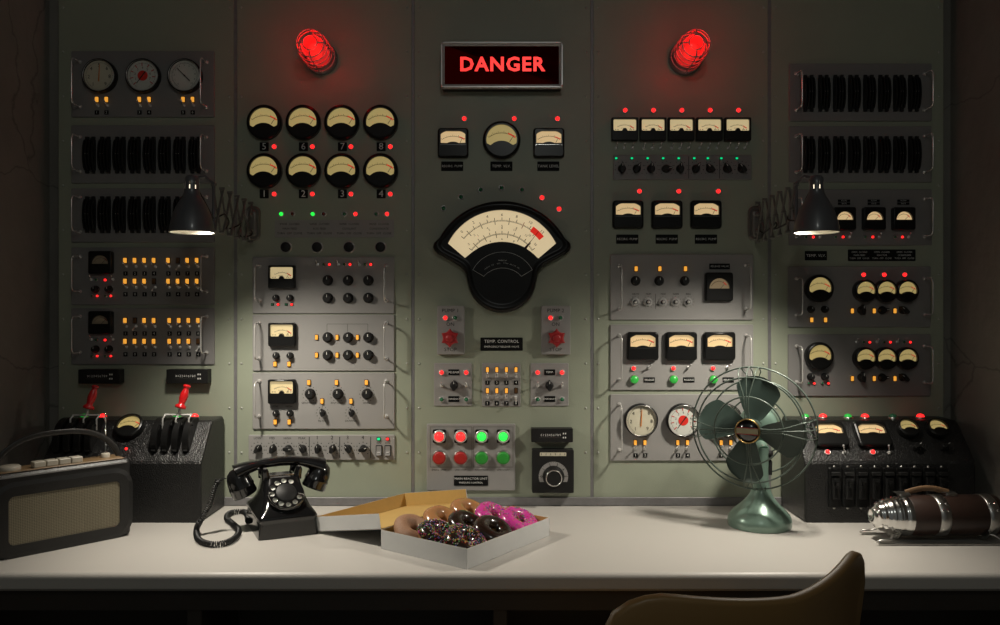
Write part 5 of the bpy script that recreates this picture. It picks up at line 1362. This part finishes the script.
for yy in (-.045, .040):
    x0, x1 = fx0 - 1.0 - .004, fx0 - 1.0 + .300
    P = [(x0 + .055, yy * .62, .021), (x0 + .040, yy * .75, .020), (x0 + .030, yy, .013), (x0 + .020, yy, .0118), (x0 + .004, yy, .0110), (x0, yy, .007), (x0 + .004, yy, zq), (x0 + .05, yy, zq), (x1 - .05, yy, zq), (x1 - .004, yy, zq), (x1, yy, .007), (x1 - .004, yy, .0110), (x1 - .024, yy, .0118), (x1 - .036, yy * .75, .020), (x1 - .050, yy * .62, .021)]
    b.tube(P, .0030, 8, flat=.8)
link('side_rail', b.mesh('side_rail'), (0, 0, 0), cr)
b = MB().use('steel')
for hh in (.050, .250):
    P = []
    for a in range(-55, 56, 10): P.append((fx0 - 1 + hh, .0480 * sin(R(a)) - .0, .0572 - .0480 * cos(R(a))))
    link('saddle', MB().use('steel').tube(P, .006, 8, flat=.25, up=(1, 0, 0)).mesh('saddle'), (0, 0, 0), cr)

# ------------------------------------------------------------------ portable radio
B0 = on_desk(131.3, 534.6); dv = Vector((-.184, -.197, 0)).normalized(); nb_ = Vector((-dv.y, dv.x, 0)); nb_ = nb_ if nb_.x < 0 else -nb_   # nb_: towards the back
rw, rd, rh = .285, .085, .180
rcx = B0 + dv * rw / 2 + nb_ * rd / 2
rzr = atan2(-dv.y, -dv.x)          # local +x from far left end to the right end; local +y is the back
ra = link('portable_radio', None, rcx, rot=(0, 0, rzr), **tg('black portable radio with a woven grille, cream keys and a strap handle', 'radio'))
b = MB().use('radioskin'); L = []
O2 = rrect(rw, rh, .010, 5, 0, rh / 2)
for y, k in ((-rd / 2, .006), (-rd / 2 + .004, .0015), (-rd / 2 + .010, 0), (rd / 2 - .010, 0), (rd / 2 - .004, .0015), (rd / 2, .006)):
    L.append([(x, y, z) for x, z in (inset(O2, k) if k else O2)])
b.loft(L); link('body', b.mesh('radio_body'), (0, 0, 0), ra)
b = MB().use('greyd').loft([[(x, y, z) for x, z in rrect(rw - .020, .003, .001, 2, 0, rh - .0075)] for y in (-rd / 2 + .002, -rd / 2 - .0015)])
link('trim_strip', b.mesh('trim_strip'), (0, 0, 0), ra)
gw, gh = .228, .104; gx = .002; gz = .080
Og = rrect(gw, gh, .012, 5, gx, gz)
b = MB().use('radioskin').loft([[(x, -rd / 2 - .0002, z) for x, z in inset(Og, -.006)], [(x, -rd / 2 - .003, z) for x, z in inset(Og, -.004)], [(x, -rd / 2 - .003, z) for x, z in Og], [(x, -rd / 2 - .0005, z) for x, z in Og]], False, False)
link('grille_frame', b.mesh('grille_frame'), (0, 0, 0), ra)
link('speaker_grille', MB().use('grille').prism(Og, -rd / 2, -rd / 2 - .0012).mesh('speaker_grille'), (0, 0, 0), ra)
link('top_plate', MB().use('tan').box((0, .0, rh + .0008), (rw - .024, rd - .022, .0024), ch=.0008).mesh('top_plate'), (0, 0, 0), ra)
for k in range(1, 5):
    link('key', cached('key', lambda: MB().use('keycream').box((0, 0, .0065), (.0235, .024, .013), ch=.0015).mesh('key')), (-.083 + k * .0255 + .012, -.012, rh + .002), ra)
kb = link('tuning_dial', MB().use('keycream').lathe([(.022, 0), (.022, .006), (.019, .009), (.0001, .0095)], (0, 0, 0), (0, 0, 1), 28, cap=False).mesh('tuning_dial'), (-.098, 0, rh + .002), ra)
b = MB().use('keycream').lathe([(.0100, 0), (.0100, .008), (.0085, .010), (.0001, .0102)], (0, 0, 0), (0, 0, 1), 20, cap=False)
an_ = link('antenna', b.mesh('antenna_base'), (.102, .004, rh + .002), ra)
link('rod', MB().use('chrome').lathe([(.0020, .008), (.0020, .060), (.0014, .0602), (.0014, .098), (.0022, .0982), (.0022, .102), (.0001, .1025)], (0, 0, 0), (0, 0, 1), 10).mesh('antenna_rod'), (0, 0, 0), an_)
P = []
for k in range(33): q = -1 + k / 16; P.append((q * (rw / 2 - .006), 0, rh - .028 + .100 * sqrt(max(0, 1 - abs(q) ** 2.6))))
b = MB().use('strapblack').tube(P, .0065, 8, flat=.28, up=(0, 1, 0)); link('strap_handle', b.mesh('strap_handle'), (0, 0, 0), ra)
b = MB().use('steel')
for s in (-1, 1): b.lathe([(.008, -.001), (.008, .004), (.004, .006)], (s * (rw / 2 - .001), 0, rh - .030), (s, 0, 0), 16)
link('strap_button', b.mesh('strap_button'), (0, 0, 0), ra)

# ------------------------------------------------------------------ chair seen from behind
ct = Vector((.338, -1.05, 0)); yc = R(28.7)
ch = link('shell_chair', None, ct, rot=(0, 0, yc), **tg('mustard brown moulded shell chair with its back to the viewer, in front of the desk', 'chair'))
nu, nv = 28, 26; rows = []
for j in range(nv + 1):
    row = []
    for i in range(nu + 1):
        u_ = -1 + 2 * i / nu; 
        zt_ = CH_TOP - .080 * (1 - sqrt(max(0, 1 - (max(0, abs(u_) - .66) / .34) ** 2))) - .030 * (1 - abs(u_) ** 1.5)
        t_ = j / nv
        if t_ < .6:
            q = t_ / .6; z = zt_ + (.50 - zt_) * q; hw = .248 + .010 * sin(pi * q); y = -.085 * (1 - abs(u_) ** 1.7) + .075 * q
        else:
            q = (t_ - .6) / .4; z = .50 - .055 * sin(min(1, q * 1.5) * pi / 2) + .012 * q + .020 * u_ * u_; hw = .248 - .03 * q; y = .075 - .085 * (1 - abs(u_) ** 1.7) * (1 - q) + .40 * q
        row.append((u_ * hw, y, z))
    rows.append(row)
b = MB().use('chairskin').add([p for r in rows for p in r], [(j * (nu + 1) + i, j * (nu + 1) + i + 1, (j + 1) * (nu + 1) + i + 1, (j + 1) * (nu + 1) + i) for j in range(nv) for i in range(nu)], True)
so = link('shell', b.mesh('chair_shell'), (0, 0, 0), ch)
md = so.modifiers.new('thickness', 'SOLIDIFY'); md.thickness = .016; md.offset = 0
md = so.modifiers.new('round', 'BEVEL'); md.width = .006; md.segments = 3; md.limit_method = 'ANGLE'; md.angle_limit = R(50)
for sxx, syy in ((-1, 0), (1, 0), (-1, 1), (1, 1)):
    link('leg', MB().use('steel').tube([(sxx * .12, .12 + syy * .22, .448), (sxx * .19, .04 + syy * .40, .05), (sxx * .195, .035 + syy * .41, .002)], .010, 10).mesh('leg'), (0, 0, 0), ch)
link('crossbar', MB().use('steel').box((0, .12, .440), (.26, .02, .012)).box((0, .34, .440), (.26, .02, .012)).mesh('crossbar'), (0, 0, 0), ch)
# ------------------------------------------------------------------ room
def struct(name, b): return link(name, b.mesh(name), kind='structure')
struct('wall_back', MB().use('concrete').box((0, .09, 1.3), (2.8, .11, 2.64)))
struct('wall_left', MB().use('concrete').box((-1.236 - .05, -1.4, 1.3), (.10, 3.0, 2.64)))
struct('wall_right', MB().use('concrete').box((1.236 + .05, -1.4, 1.3), (.10, 3.0, 2.64)))
struct('floor', MB().use('floor').box((0, -1.4, -.02), (2.7, 3.0, .04)))
struct('ceiling', MB().use('concrete').box((0, -.75, 2.63), (2.7, 1.7, .04)))
# ------------------------------------------------------------------ light and camera
w = bpy.data.worlds.new('room_glow'); SC.world = w; w.use_nodes = True
bg = w.node_tree.nodes['Background']; bg.inputs['Color'].default_value = (.96, 1.0, .94, 1); bg.inputs['Strength'].default_value = AMB
rl = bpy.data.lights.new('front_fill', 'POINT'); rl.energy = 8.5; rl.color = (.97, 1, .93); rl.shadow_soft_size = .12  # unseen fill light added behind the camera, without a fixture
ro = bpy.data.objects.new('front_fill', rl); COL.objects.link(ro); ro.location = (.15, -2.45, 2.35)
cam = bpy.data.cameras.new('camera'); co = bpy.data.objects.new('camera', cam); COL.objects.link(co)
cam.lens = 36 * F / 1000; cam.sensor_width = 36; co.location = (0, -DD, EYE); co.rotation_euler = (R(90), 0, 0); cam.clip_start = .02
SC.camera = co
vs_ = SC.view_settings; vs_.view_transform = 'Standard'; vs_.look = 'None'; vs_.exposure = 0; vs_.gamma = 1; vs_.use_curve_mapping = False
for o in COL.objects:
    if 'th' in o: del o['th']
